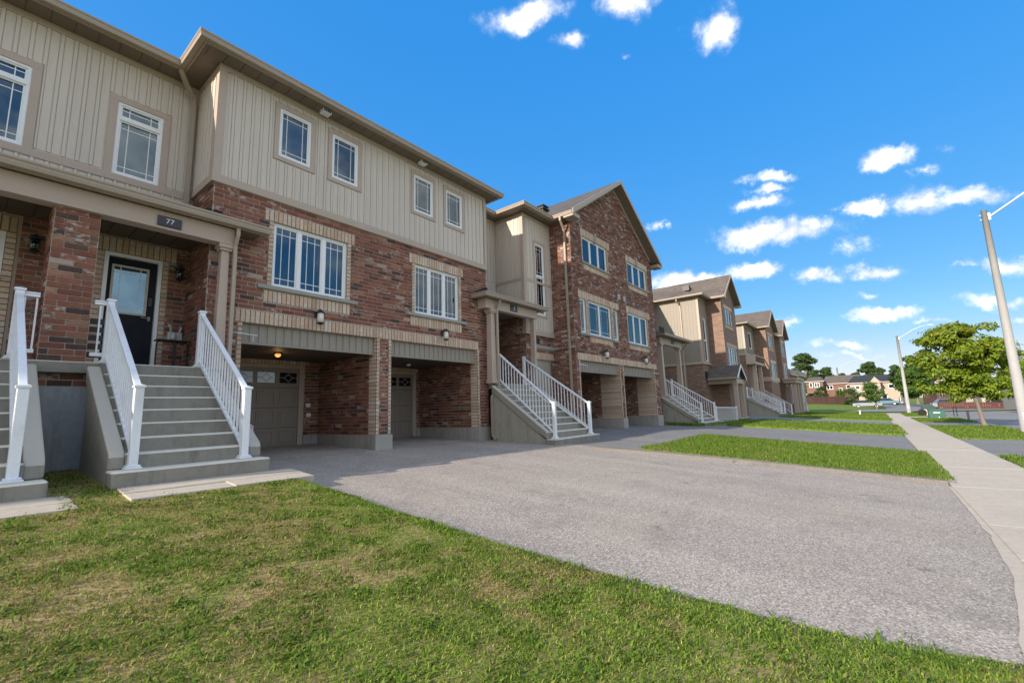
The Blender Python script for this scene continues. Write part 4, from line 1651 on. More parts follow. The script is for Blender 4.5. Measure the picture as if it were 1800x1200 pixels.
# black wire side table on the porch, between door and wall
tb = thing('side_table', 'black metal frame side table on the porch beside door 77', 'table', (2.55, 9.9, .88))
for a, b in ((2.27, 2.535), (2.555, 2.74)):
    m = MB()
    z1 = 1.42
    m.tube([(a, 9.92, .88), (a, 9.92, z1 - .05), (a + .04, 9.92, z1), (b - .04, 9.92, z1), (b, 9.92, z1 - .05), (b, 9.92, .88)], .014, 6)
    obj('leg_frame', m, 'black', tb)
obj('top', MB().box(2.25, 2.75, 9.78, 10.06, 1.42, 1.44), 'black', tb, bevel=.005)
pt = thing('folding_chair', 'dark folded chair leaning behind the brick pier on the porch', 'chair', (1.4, 9.6, .88))
m = MB()
for i in range(5):
    m.box(1.28, 1.52, 9.60 + .03 * i, 9.625 + .03 * i, 1.02 + .14 * i, 1.11 + .14 * i)
obj('slat', m, 'black', pt)
m = MB()
for u in (1.27, 1.53):
    m.tube([(u, 9.55, .88), (u, 9.78, 1.72)], .013, 6)
obj('frame', m, 'black', pt)


# ------------------------------------------------------------------ stairs and railings
def stairs(label, x0, x1, ytop, ztop, ybot, zfirst, zbase, n, cheek=(.14, .14), toe=.0):
    """n treads; the top edge is the landing. Cheek walls with a sloping coping run up both sides."""
    t = thing('concrete_stairs', label, 'stairs', ((x0 + x1) / 2, ybot, zbase))
    run = (ytop - ybot) / n
    rise = (ztop - zfirst) / n
    cl, cr = cheek
    for i in range(n):
        y, z = ybot + i * run, zfirst + i * rise
        a, b = (x0 - .02, x1 + .02) if i == 0 else (x0 + cl, x1 - cr)
        m = MB()
        m.poly_prism([(y, z), (y + .012, zbase - .2 if i == 0 else z - rise - .05), (y + run + .06, zbase - .2 if i == 0 else z - rise - .05), (y + run + .06, z)], 'x', a, b)
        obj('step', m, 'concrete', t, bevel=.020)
    for s, (a, b) in enumerate(((x0, x0 + cl), (x1 - cr, x1))):
        sl = (ztop - zfirst) / (ytop - ybot)
        yb = ybot + .30
        zt = lambda y: zfirst + sl * (y - ybot) - .03
        c = MB()
        c.poly_prism([(yb, zt(yb) - .02), (yb + .03, zt(yb + .03) + .02), (ytop - .04, zt(ytop - .04) + .0), (ytop - .04, zt(ytop) - .25), (yb + .42, zt(yb + .42) - .245), (yb, zfirst + .002 - .0)], 'x', a - .012, b + (.0 if s == 0 else .012))
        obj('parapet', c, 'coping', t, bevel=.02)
        w = MB()
        w.poly_prism([(ybot + .12, zbase - .3), (yb + .05, zt(yb) - .21), (ytop - .02, zt(ytop - .02) - .245), (ytop - .02, zbase - .3)], 'x', a + .025, b - .025)
        obj('cheek_wall', w, 'foundation2', t)
    return t


POSTMESH = {}


def post(par, x, y, z, h=1.0, w=.09):
    m = MB()
    r = w / 2
    m.box(x - r, x + r, y - r, y + r, z + .03, z + h - .045)
    o = obj('post', m, 'rail', par, bevel=.006)
    c = MB()
    rr = r + .012
    c.box(x - rr, x + rr, y - rr, y + rr, z + h - .045, z + h - .02)
    c.add([(x - rr, y - rr, z + h - .02), (x + rr, y - rr, z + h - .02), (x + rr, y + rr, z + h - .02), (x - rr, y + rr, z + h - .02), (x, y, z + h + .005)],
          [(0, 1, 4), (1, 2, 4), (2, 3, 4), (3, 0, 4), (0, 3, 2, 1)])
    obj('post_cap', c, 'rail', o)
    b = MB()
    rb = r + .035
    b.box(x - rb, x + rb, y - rb, y + rb, z, z + .022)
    b.box(x - rb + .014, x + rb - .014, y - rb + .014, y + rb - .014, z + .0222, z + .045)
    obj('post_base', b, 'rail', o, bevel=.004)
    return o


def railing(label, A, B, group=None, h=1.0, n=None, guards=(), hi=.94, lo=.13, top_post=True, bal=True):
    """A, B: feet of the lower and upper post. Balusters are single parts."""
    A, B = Vector(A), Vector(B)
    t = thing('stair_railing', label, 'railing', A, group)
    post(t, *A, h)
    if top_post:
        post(t, *B, h)
    segs = [(A, B)] + [(Vector(a), Vector(b)) for a, b in guards]
    for P, Q in segs:
        flat_ = (Q - P).xy.length
        d = (Q - P) / flat_
        s0, s1 = .035, flat_ - .035
        p0, p1 = P + d * s0, P + d * s1
        hd = Vector((d.x, d.y, 0)).normalized()
        sd = Vector((-hd.y, hd.x, 0))
        for nm, z0, z1, w in (('top_rail', hi - .055, hi - .012, .027), ('top_cap', hi - .0119, hi + .012, .036), ('bottom_rail', lo - .03, lo + .025, .022)):
            m = MB()
            vs = []
            for p in (p0, p1):
                for q, zz in ((-w, z0), (w, z0), (w, z1), (-w, z1)):
                    vs.append(tuple(p + sd * q + Vector((0, 0, zz))))
            m.add(vs, [(0, 1, 2, 3), (7, 6, 5, 4), (0, 4, 5, 1), (1, 5, 6, 2), (2, 6, 7, 3), (3, 7, 4, 0)])
            obj(nm, m, 'rail', t, bevel=.006)
        cnt = n or max(1, int(flat_ / .112))
        for i in range(cnt):
            s = flat_ * (i + .5) / cnt
            p = P + d * s
            inst('baluster', UNITBOX['rail'], t, p + Vector((0, 0, (hi + lo) / 2 - .03)), (.020, .020, hi - lo - .07))
    return t


G = 'white stair railings along the row'
stairs('grey concrete steps up to the black door numbered 77', 1.255, 2.905, 8.93, .878, 6.69, -.555, -.76, 8)
railing('white railing on the left side of the steps to door 77', (1.455, 6.93, -.553), (1.455, 9.0, .88), G, guards=[((1.455, 9.03, .88), (1.235, 9.03, .88))])
railing('white railing on the right side of the steps to door 77', (2.665, 6.93, -.553), (2.665, 9.0, .88), G)
stairs('grey concrete steps cut off by the left picture edge, left of the brick pier', -1.05, .725, 8.93, .878, 6.69, -.575, -.79, 8)
railing('white railing at the left picture edge, on the steps left of the brick pier', (.50, 6.93, -.573), (.50, 9.0, .88), G, guards=[((.50, 9.03, .88), (.735, 9.03, .88))])
for sx0, sx1, label in ((1.28, 3.22, 'pale paving slabs at the foot of the steps to door 77'), (-1.0, .90, 'pale paving slabs at the foot of the leftmost steps')):
    s = thing('paving', label, 'paving', ((sx0 + sx1) / 2, 6.2, -.8))
    for r, (y0, y1) in enumerate(((6.36, 6.70), (6.03, 6.352))):
        cnt = 2 if r else 1
        for c in range(cnt):
            a, b = sx0 + (sx1 - sx0) * c / cnt + .004, sx0 + (sx1 - sx0) * (c + 1) / cnt - .004
            q = MB()
            za, zb = zg(1.5, y0) + .030 + random.uniform(-.004, .004), zg(1.5, y1) + .026
            vs = [(a, y0, za), (b, y0, za - .012), (b, y1, zb - .012), (a, y1, zb)]
            q.add(vs + [(v[0], v[1], v[2] - .10) for v in vs], [(0, 1, 2, 3), (0, 4, 5, 1), (1, 5, 6, 2), (2, 6, 7, 3), (3, 7, 4, 0), (7, 6, 5, 4)])
            obj('paving_slab', q, 'slab', s, bevel=.006)
bn = thing('recycling_bin', 'slim grey blue bin standing in the carport behind the stair railing', 'bin', (3.62, 9.65, -.92))
obj('body', MB().box(3.50, 3.75, 9.50, 9.90, -.95, -.17), 'binblue', bn, bevel=.02)
obj('lid', MB().box(3.48, 3.77, 9.48, 9.92, -.168, -.13), 'steel', bn, bevel=.01)
obj('edge_pole', MB().tube([(3.77, 9.47, -.95), (3.77, 9.47, -.16)], .022, 8), 'steel', bn)

# ------------------------------------------------------------------ gabled brick townhouse
HB = thing('townhouse', 'gabled brown brick townhouse with two open carports, second in the row', 'townhouse', (14.46, 8.42, -.98))
YB = 8.42
F2, FBU, FBS, FRC = Face('x', YB), Face('x', 9.38), Face('y', 12.68), Face('x', 10.7)
FSD = Face('y', 14.46)
X0, X1, ZE, SL = 14.46, 22.73, 7.17, .64
AP = (X0 + X1) / 2
reds, bufs = [], []
WL = [(15.62, 17.60, 2.82, 4.20), (14.97, 15.40, 2.84, 4.20), (17.83, 18.27, 2.82, 4.18), (19.32, 21.62, 2.85, 4.26)]
WU = [(15.40, 17.55, 5.76, 6.84), (19.66, 21.94, 5.76, 6.82)]
OPB = [(14.72, 18.10, -1.3, 1.75), (18.50, 22.05, -1.3, 1.75)]
obj('brick_wall', wall(F2, X0, X1, -1.3, ZE, WL + WU + OPB), 'mortar_dark', HB)
ZG = 7.55
mb = MB().poly_prism([(X0, ZE + .001), (X1, ZE + .001), (X1, ZG), (AP, ZG + SL * (AP - X0)), (X0, ZG)], 'y', YB, YB + .14)
obj('gable_wall', mb, 'mortar_dark', HB)
sur = []


def surround(a, b, c, e, jamb=True, head=.30, sill=True, ext=.10, ext2=None):
    ext2 = ext if ext2 is None else ext2
    s = [(a - ext, b + ext2, e, e + head), (a, b, c, e)]
    bufs.extend(soldier(F2, a - ext, b + ext2, e, e + head))
    if jamb:
        s += [(a - .09, a, c, e), (b, b + .09, c, e)]
        bufs.extend(stack(F2, a - .09, a, c, e) + stack(F2, b, b + .09, c, e))
    if sill:
        s += [(a - .1, b + .1, c - .085, c), (a, b + .02, c - .30, c - .085)]
        bufs.extend(soldier(F2, a, b + .02, c - .30, c - .085))
        m = MB()
        F2.box(m, a - .1, b + .16, c - .082, c - .004, -.05, .06)
        obj('window_sill', m, 'stone', HB, bevel=.008)
    return s


sur += [WL[1], WL[2]] + surround(*WL[0], ext=.78, ext2=.80) + surround(*WL[1], sill=False, head=.001, jamb=False) + surround(*WL[3], ext=.12, ext2=.4)
sur += [(WL[1][0] - .02, WL[1][1], WL[1][2] - .1, WL[1][3]), (WL[2][0], WL[2][1], WL[2][2] - .1, WL[2][3])]
bufs += stack(F2, 15.41, 15.52, 2.83, 4.2) + stack(F2, 17.70, 17.82, 2.83, 4.2)
sur += [(15.40, 15.53, 2.82, 4.2), (17.69, 17.83, 2.82, 4.2)]
sur += surround(*WU[0], ext=.12, ext2=.3) + surround(*WU[1], ext=.12, ext2=.2)
m = MB()
F2.box(m, 14.85, 15.51, 2.742, 2.832, -.05, .058)
obj('window_sill', m, 'stone', HB, bevel=.008)
LT2 = (14.56, 22.42, 1.75, 2.03)
bufs += soldier(F2, *LT2)
for a, b in ((16.43, 16.60), (20.72, 20.90)):
    m = MB()
    F2.box(m, a, b, 6.80, 7.24, -.02, .045)
    obj('keystone', m, 'stone', HB)
reds += lay(F2, X0, X1, 1.75, ZE, sur + [LT2])
reds += lay(F2, X0, X1, ZE + .002, ZG + SL * (AP - X0) - .15, top=lambda z: (X0 + max(0, z - ZG) / SL + .02, X1 - max(0, z - ZG) / SL - .02))
reds += lay(F2, X0, 14.63, -.52, 1.75) + lay(F2, 22.14, X1, -.52, 1.75) + lay(F2, 18.19, 18.41, -.52, 1.75)
for a in (14.63, 18.10, 18.41, 22.05):
    bufs += stack(F2, a, a + .09, -.52, 1.75)
for xx in (18.10, 22.05):
    F0 = Face('y', xx)
    bufs += stack(F0, YB, YB + .95, -.52, 1.75)
    reds += lay(F0, YB + .95, 11.1, -.52, 1.36)
reds += lay(FSD, YB, 9.38, -1.0, ZE, phase=.06)
reds += lay(FBS, 9.38, 10.7, .80, 3.3, phase=.03)
reds += lay(FRC, 10.45, 12.68, .80, 3.3)
HL = [(13.17, 13.56, 2.33, 2.57), (12.95, 14.46, 2.16, 2.30), (13.02, 14.40, 1.77, 2.03), (13.15, 14.18, -1.2, 1.76)]
reds += lay(FBU, 12.68, 14.46, -1.0, 2.66, HL)
bufs += soldier(FBU, 13.02, 14.40, 1.77, 2.03)
set_bricks(HB, reds, 'brick_brown', 'brick', 120)
set_bricks(HB, bufs, 'buff', 'buff_brick', 120, proud=.012, joint='joint_dark')
for bxs in ((18.102, 18.498, YB + .02, 11.2, -1.2, 1.745), (22.052, 22.6, YB + .145, 11.2, -1.2, 1.745), (14.50, 14.718, YB + .145, 11.2, -1.2, 1.745), (14.72, 22.05, 11.1, 11.24, -1.2, 1.6)):
    obj('brick_wall', MB().box(*bxs), 'mortar_dark', HB)
for bxs in ((18.075, 18.525, YB - .05, YB + .97, -1.3, -.525), (18.083, 18.517, YB + .97, 11.1, -1.3, -.535), (22.03, 22.75, YB - .05, YB + .97, -1.3, -.525),
            (22.038, 22.742, YB + .97, 11.1, -1.3, -.535), (14.44, 14.74, YB - .05, YB + .5, -1.3, -.525)):
    obj('foundation_wall', MB().box(*bxs), 'foundation3', HB, bevel=.006)
obj('carport_ceiling', MB().box(14.7, 22.1, YB + .16, 11.2, 1.37, 1.5), 'ceiling', HB)
for a, b in ((14.72, 18.10), (18.50, 22.05)):
    F0 = Face('x', YB + .11)
    mb = MB()
    F0.box(mb, a, b, 1.34, 1.75, -.045, 0)
    F0.box(mb, a, b, 1.32, 1.36, -.055, .02)
    fb = obj('fascia_board', mb, 'siding_tan', HB)
    n = round((b - a) / .17)
    for i in range(n):
        u = a + (b - a) * (i + .06) / n
        inst('slat', UNITBOX['siding_tan'], fb, (u + .06, YB + .11 - .006, 1.555), (.12, .02, .38))
garage_door(HB, 15.2, 17.6, 11.06, -.85, 1.22, 4)
garage_door(HB, 18.95, 21.35, 11.06, -.85, 1.22, 4)
lantern(HB, F2, 16.62, 2.06, 1.15)
lantern(HB, F2, 20.68, 2.08, 1.15)
for bx in (14.62, 21.92):
    m = MB().tube([(bx - .05, YB - .02, 1.55), (bx + .05, YB - .1, 1.56), (bx + .50, YB - .1, 1.53)], .02, 6)
    obj('wall_bracket', m, 'steel', HB)
for u in (18.48, 19.06):
    m = MB()
    F2.box(m, u - .10, u + .10, 4.72, 4.96, -.01, .05)
    o = obj('wall_vent', m, 'steel', HB, bevel=.01)
    g = MB()
    for i in range(4):
        F2.box(g, u - .08, u + .08, 4.75 + i * .05, 4.765 + i * .05, .05, .056)
    obj('grille', g, 'black', o)
window(HB, F2, *WL[0], lights=2, d=-.04, grid=.14, cover='curtain')
window(HB, F2, *WL[1], d=-.04, grid=.10, cover='blind')
window(HB, F2, *WL[2], d=-.04, grid=.10, cover='blind')
window(HB, F2, *WL[3], lights=3, d=-.04, grid=0, cover='curtain')
window(HB, F2, *WU[0], lights=3, d=-.04, grid=0, cover='curtain')
window(HB, F2, *WU[1], lights=3, d=-.04, grid=0, cover='curtain')
mb = MB()
mb.box(14.462, 14.6, YB + .145, 17, -1.2, 7.3)
mb.box(22.55, 22.727, YB + .145, 17, -1.2, 7.3)
mb.box(10.46, 22.7, 16.86, 17, -1.2, 7.4)
mb.box(14.65, 22.5, YB + .3, 16.8, 1.6, 1.7)
obj('side_wall', mb, 'farbrick', HB)
obj('brick_wall', wall(FBU, 12.68, 14.46, -1.2, 2.66, [(13.17, 13.56, 2.33, 2.57), HL[3]]), 'mortar_dark', HB)
obj('brick_wall', wall(FBS, 9.521, 10.7, .7, 3.4), 'mortar_dark', HB)
obj('brick_wall', wall(FRC, 10.46, 12.68, .7, 3.5), 'mortar_dark', HB)
obj('brick_wall', wall(FSD, YB + .141, 9.38, -1.2, ZE), 'mortar_dark', HB)
m = MB()
FBU.box(m, 13.17, 13.56, 2.33, 2.57, -.1, -.04)
obj('vent_box', m, 'black', HB)
m = MB()
FBU.box(m, 12.93, 14.45, 2.165, 2.295, -.03, .055)
obj('stone_band', m, 'stone', HB, bevel=.008)
m = MB()
FBU.box(m, 13.15, 14.18, -1.1, 1.76, -.12, -.06)
o = obj('door', m, 'tan_door', HB)
for z in (-.55, .35, 1.0):
    g = MB()
    FBU.box(g, 13.27, 14.06, z - .3, z + .25, -.061, -.05)
    obj('door_panel', g, 'tan_door', o, bevel=.006)
# siding bay
TW = (13.36, 13.93, 3.44, 6.20)
obj('siding_wall', wall(FBU, 12.65, 14.45, 2.66, 7.2, [TW], d=.03), 'siding', HB)
obj('siding_wall', wall(FBS, 9.491, 10.7, 3.30, 7.2, d=.03), 'siding', HB)
obj('siding_wall', wall(FRC, 10.46, 12.65, 3.3, 7.2, d=.01), 'siding', HB)
battens(HB, FBU, 12.82, 14.43, 2.86, 4.62, [(13.26, 14.03, 3.34, 9)], d=.03)
battens(HB, FBU, 12.82, 14.43, 4.73, 7.06, [(13.26, 14.03, 2, 6.31)], d=.03)
battens(HB, FBS, 9.50, 10.66, 3.5, 4.62, d=.03)
battens(HB, FBS, 9.50, 10.66, 4.73, 7.06, d=.03)
battens(HB, FRC, 10.55, 12.60, 3.9, 4.62, d=.01)
battens(HB, FRC, 10.55, 12.60, 4.73, 7.06, d=.01)
bp = [(12.65, 10.68), (12.65, 9.35), (14.44, 9.35)]
m = MB()
for z, h, p in ((2.64, .16, .04), (4.62, .10, .026), (7.06, .12, .028)):
    if z < 3:
        m.sweep([(12.65, 9.42), (12.65, 9.35), (14.44, 9.35)], [(-.01, 0), (p, 0), (p, h), (-.01, h)], z)
    else:
        m.sweep(bp, [(-.01, 0), (p, 0), (p, h), (-.01, h)], z)
m.box(12.622, 12.77, 9.323, 9.47, 2.8, 4.62).box(12.622, 12.77, 9.323, 9.47, 4.72, 7.06)
obj('corner_board', m, 'trim', HB)
window(HB, FBU, *TW, d=.045, transom=4.92, grid=.12, cover='dark', glass='glass_dark')
trimset(HB, FBU, *TW, w=.09, d=.03)
# roof, eaves
RY0 = 7.98
m = MB()
out = [(14.0, 7.40), (AP, 7.40 + SL * (AP - 14.0)), (2 * AP - 14.0, 7.40)]
inn = [(2 * AP - 14.0, 7.29), (AP, 7.29 + SL * (AP - 14.0)), (14.0, 7.29)]
m.poly_prism(out + inn, 'y', RY0, 17.2)
obj('roof', m, 'shingle_grey', HB)
m = MB()
for sgn in (1, -1):
    xs_ = [14.0, AP] if sgn > 0 else [2 * AP - 14.0, AP]
    q = [(xs_[0], 7.21), (xs_[0], 7.41), (xs_[1], 7.41 + SL * (AP - 14.0)), (xs_[1], 7.21 + SL * (AP - 14.0))]
    m.poly_prism(q if sgn > 0 else q[::-1], 'y', RY0 - .03, RY0 - .002)
obj('rake_board', m, 'trim', HB)
m = MB()
for sgn in (1, -1):
    xs_ = [14.02, AP] if sgn > 0 else [2 * AP - 14.02, AP]
    q = [(xs_[0], 7.225), (xs_[0], 7.283), (xs_[1], 7.283 + SL * (AP - 14.02)), (xs_[1], 7.225 + SL * (AP - 14.02))]
    m.poly_prism(q if sgn > 0 else q[::-1], 'y', RY0 + .01, YB - .005)
obj('rake_soffit', m, 'soffit', HB)
m = MB()
for sgn in (1, -1):
    xs_ = [14.6, AP] if sgn > 0 else [2 * AP - 14.6, AP]
    b = 7.225 + SL * .58
    q = [(xs_[0], b - .15), (xs_[0], b - .002), (xs_[1], b + SL * (AP - 14.6) - .002), (xs_[1], b + SL * (AP - 14.6) - .15)]
    m.poly_prism(q if sgn > 0 else q[::-1], 'y', YB - .035, YB - .012)
obj('frieze_board', m, 'trim', HB)
for sx, w0 in ((14.0, 14.46), (2 * AP - 14.0, X1)):
    a, b = (sx + .02, w0 + .10) if sx < AP else (w0 - .10, sx - .02)
    obj('eave_return', MB().box(a, b, RY0 - .0, YB - .012, 7.13, 7.28), 'gutter', HB, bevel=.01)
hp = [(10.46, 10.7), (12.65, 10.7), (12.65, 9.35), (14.46, 9.35), (14.46, YB - .42)]
obj('soffit', MB().sweep(hp, [(-.05, 0), (.34, 0), (.34, .02), (-.05, .02)], 7.205), 'soffit', HB)
obj('fascia', MB().sweep(hp, [(.34, 0), (.365, 0), (.365, .15), (.34, .15)], 7.19), 'gutter', HB)
gutter(HB, hp, .365, 7.215)
gutter(HB, [(X1, YB - .42), (X1, 16)], .40, 7.215)
m = MB()
m.add([(10.46, 10.3, 7.34), (14.7, 10.3, 7.34), (16.5, 15.5, 9.3), (10.46, 15.5, 9.3)], [(0, 1, 2, 3)])
m.add([(12.27, 8.98, 7.345), (14.5, 8.98, 7.345), (15.6, 11.4, 8.35), (14.2, 11.4, 8.35)], [(0, 1, 2, 3)])
m.add([(12.27, 8.98, 7.345), (14.2, 11.4, 8.35), (14.2, 13, 8.4), (12.27, 11.0, 7.345)], [(0, 1, 2, 3)])
obj('roof', m, 'shingle', HB)
for vx, vy in ((15.55, 10.4), (17.35, 11.6)):
    z = 7.40 + SL * (vx - 14.0)
    m = MB().box(vx - .18, vx + .18, vy - .2, vy + .2, z - .1, z + .17).box(vx - .24, vx + .24, vy - .26, vy + .26, z + .171, z + .22)
    obj('roof_vent', m, 'black', HB)
downspout(HB, [(14.02, 8.55, 7.22), (14.02, 8.55, 7.1), (14.3, 8.60, 6.85), (14.38, 8.62, 6.7), (14.38, 8.62, -.9)], .05)
# porch between the two houses
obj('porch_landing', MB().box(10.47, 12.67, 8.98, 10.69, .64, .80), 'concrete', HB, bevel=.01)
obj('porch_beam', MB().box(10.02, 12.72, 8.90, 9.12, 3.10, 3.40).box(10.02, 10.24, 9.121, 9.24, 3.10, 3.40), 'trim', HB, bevel=.006)
obj('porch_ceiling', MB().box(10.47, 12.63, 9.13, 10.69, 3.28, 3.33), 'soffit', HB)
pp = [(10.02, 9.245), (10.02, 8.90), (12.82, 8.90), (12.82, 9.3)]
obj('porch_soffit', MB().sweep(pp, [(-.2, 0), (.16, 0), (.16, .02), (-.2, .02)], 3.402), 'soffit', HB)
gutter(HB, pp, .165, 3.40, 'porch_gutter')
m = MB()
m.add([(9.82, 8.70, 3.53), (13.0, 8.70, 3.53), (12.64, 9.35, 3.75), (12.64, 10.69, 4.0), (10.46, 10.69, 4.0), (10.46, 9.22, 3.78)], [(0, 1, 2, 3, 4, 5)])
m.add([(9.82, 8.70, 3.53), (10.46, 9.22, 3.78), (9.82, 9.22, 3.53)], [(0, 1, 2)])
obj('porch_roof', m, 'shingle', HB)
m = MB()
for i in range(5):
    m.box(9.92 + i * .11, 9.92 + i * .11 + .12, 9.212, 9.232, 3.56 + i * .05, 3.66 + i * .05)
obj('step_flashing', m, 'shingle_dark', HB)
column(HB, 10.36, 9.01, .80, 3.09, .20)
downspout(HB, [(10.52, 8.76, 3.44), (10.52, 8.76, 3.34), (10.50, 8.87, 3.12), (10.50, 8.87, .6), (10.24, 8.93, .4), (10.24, 8.93, -.75), (10.24, 8.80, -.87)], .045)
pl = obj('number_plaque', MB().box(11.22, 11.58, 8.878, 8.898, 3.17, 3.37), 'plaque', HB)
digits('3', pl, 11.40, 8.870, 3.27, .16)
lamp_m = MB().box(12.9, 13.0, 8.9, 9.3, 1, 1.01)
obj('porch_column', MB().box(12.55, 12.66, 8.93, 9.1, .8, 3.09), 'trim', HB)

stairs('grey concrete steps beside the second driveway, between the two nearest townhouses', 10.27, 12.72, 9.0, .80, 6.72, -.83, -1.0, 9, cheek=(.16, .16))
railing('white railing on the near side of the steps between the two nearest townhouses', (10.50, 6.90, -.825), (10.60, 8.93, .80), G, top_post=False)
railing('white railing on the far side of the steps between the two nearest townhouses', (12.48, 6.90, -.825), (12.40, 9.3, .80), G)
m = MB().tube([(10.58, 7.75, .55), (10.58, 7.75, .62), (10.58, 7.1, .12), (10.58, 7.02, .15)], .018, 8)
hr = thing('hand_grip', 'short white grab rail clipped to the near railing of the second staircase', 'rail', (10.58, 7.4, .3))
obj('grip', m, 'rail', hr)

# ------------------------------------------------------------------ the rest of the row


def far_house(label, X0, X1, Yf, Yb, Xb, zsoff, zapex, zbase, zband, xleft, ybk=16, second=None, wins=(), wall_x=None):
    h = thing('townhouse', label, 'townhouse', (X0, Yf, zbase))
    AP = (X0 + X1) / 2
    over = .42
    xe0, xe1 = X0 - over, X1 + over
    sl = (zapex - zsoff - .2) / (AP - xe0)
    F = Face('x', Yf)
    FS_ = Face('y', X0)
    wl = [w for w in wins if w[0] == 'front']
    obj('brick_wall', wall(F, X0, X1, zbase - .4, zsoff, [w[1:5] for w in wl]), 'farbrick', h)
    obj('gable_wall', MB().poly_prism([(X0, zsoff + .001), (X1, zsoff + .001), (X1, zsoff + .07 + sl * over), (AP, zsoff + .07 + sl * over + sl * (AP - X0)), (X0, zsoff + .07 + sl * over)], 'y', Yf, Yf + .14), 'farbrick', h)
    obj('brick_wall', wall(FS_, Yf + .141, Yb, zbase - .4, zsoff), 'farbrick', h)
    obj('brick_wall', MB().box(X1 - .14, X1 - .001, Yf + .142, ybk, zbase - .4, zsoff), 'farbrick', h)
    obj('side_wall', MB().box(Xb + .3, X1 - .2, ybk - .15, ybk, zbase - .4, zsoff + .3), 'farbrick', h)
    # bay with siding
    FB_ = Face('x', Yb)
    FBS_ = Face('y', Xb)
    bw = [w for w in wins if w[0] == 'bay']
    obj('siding_wall', wall(FB_, Xb - .03, X0, zband, zsoff, [w[1:5] for w in bw], d=.03), 'siding_tan', h)
    obj('siding_wall', wall(FBS_, Yb + .111, ybk, zband, zsoff, d=.03), 'siding_tan', h)
    obj('brick_wall', wall(FB_, Xb, X0, zbase - .4, zband - .001), 'farbrick', h)
    obj('brick_wall', wall(FBS_, Yb + .141, ybk, zbase - .4, zband - .001), 'farbrick', h)
    battens(h, FB_, Xb + .15, X0 - .05, zband + .16, zsoff - .1, [(w[1] - .1, w[2] + .1, w[3] - .1, w[4] + .1) for w in bw], step=.22, w=.055, d=.03, mat='siding_tan', boards=False)
    battens(h, FBS_, Yb + .12, min(ybk, Yb + 5.5), zband + .16, zsoff - .1, step=.22, w=.055, d=.03, mat='siding_tan', boards=False)
    bpth = [(Xb - .03, ybk), (Xb - .03, Yb - .03), (X0 - .002, Yb - .03)]
    m = MB().sweep(bpth, [(-.01, 0), (.05, 0), (.05, .16), (-.01, .16)], zband - .01)
    m.sweep(bpth, [(-.01, 0), (.035, 0), (.035, .12), (-.01, .12)], zsoff - .121)
    m.box(Xb - .06, Xb + .1, Yb - .06, Yb + .08, zband + .15, zsoff - .13)
    obj('corner_board', m, 'trim', h)
    for w in wins:
        kind, a, b, c, e, lights, tr = w
        FF = F if kind == 'front' else FB_
        d = -.04 if kind == 'front' else .045
        window(h, FF, a, b, c, e, lights=lights, d=d, grid=0, transom=tr, cover='curtain' if kind == 'front' else 'dark')
        if kind == 'front':
            m = MB()
            FF.box(m, a - .12, b + .12, e, e + .27, -.01, .02)
            FF.box(m, a - .1, b + .1, c - .30, c - .09, -.01, .02)
            obj('buff_lintel', m, 'buff', h)
            m = MB()
            FF.box(m, a - .1, b + .1, c - .088, c - .003, -.05, .06)
            obj('window_sill', m, 'stone', h)
        else:
            trimset(h, FF, a, b, c, e, w=.09, d=.03)
    # roof
    RY = Yf - .42
    zt = zsoff + .2
    m = MB()
    m.poly_prism([(xe0, zt), (AP, zapex), (xe1, zt), (xe1, zt - .11), (AP, zapex - .12), (xe0, zt - .11)], 'y', RY, ybk + .3)
    obj('roof', m, 'shingle', h)
    xl = xleft
    s2 = .42
    m = MB()
    ex = Xb - .40
    m.add([(ex, Yb - .42, zt), (X0 + .2, Yb - .42, zt), (X0 + 1.2, Yb + 1.9, zt + .9), (ex + 2.0, Yb + 1.9, zt + .9)], [(0, 1, 2, 3)])
    m.add([(ex, Yb - .42, zt + .001), (ex + 2.0, Yb + 1.9, zt + .9), (AP - .2, ybk - 2, zapex - .35), (AP - .2, ybk, zapex - .35), (ex, ybk, zt)], [(0, 1, 2, 3, 4)])
    m.add([(ex + 2.0, Yb + 1.9, zt + .9), (X0 + 1.2, Yb + 1.9, zt + .9), (AP - .2, ybk - 2, zapex - .35)], [(0, 1, 2)])
    obj('roof', m, 'shingle', h)
    m = MB()
    for sgn in (1, -1):
        xs_ = [xe0, AP] if sgn > 0 else [xe1, AP]
        q = [(xs_[0], zt - .20), (xs_[0], zt + .01), (AP, zapex + .01), (AP, zapex - .20)]
        m.poly_prism(q if sgn > 0 else q[::-1], 'y', RY - .03, RY - .002)
    obj('rake_board', m, 'trim', h)
    m = MB()
    for sgn in (1, -1):
        xs_ = [xe0 + .02, AP] if sgn > 0 else [xe1 - .02, AP]
        q = [(xs_[0], zt - .18), (xs_[0], zt - .115), (AP, zapex - .125), (AP, zapex - .19)]
        m.poly_prism(q if sgn > 0 else q[::-1], 'y', RY + .01, Yf - .004)
    obj('rake_soffit', m, 'soffit', h)
    hp_ = [(Xb - .03, ybk), (Xb - .03, Yb - .03), (X0, Yb - .03), (X0, Yf - .40)]
    obj('soffit', MB().sweep(hp_, [(-.05, 0), (.37, 0), (.37, .02), (-.05, .02)], zsoff + .005), 'soffit', h)
    obj('fascia', MB().sweep(hp_, [(.37, 0), (.395, 0), (.395, .16), (.37, .16)], zsoff - .005), 'gutter', h)
    gutter(h, hp_, .395, zsoff + .02)
    for a, b in ((xe0 + .02, X0 + .08), (X1 - .08, xe1 - .02)):
        obj('eave_return', MB().box(a, b, RY, Yf - .01, zsoff - .02, zsoff + .10), 'gutter', h)
    return h


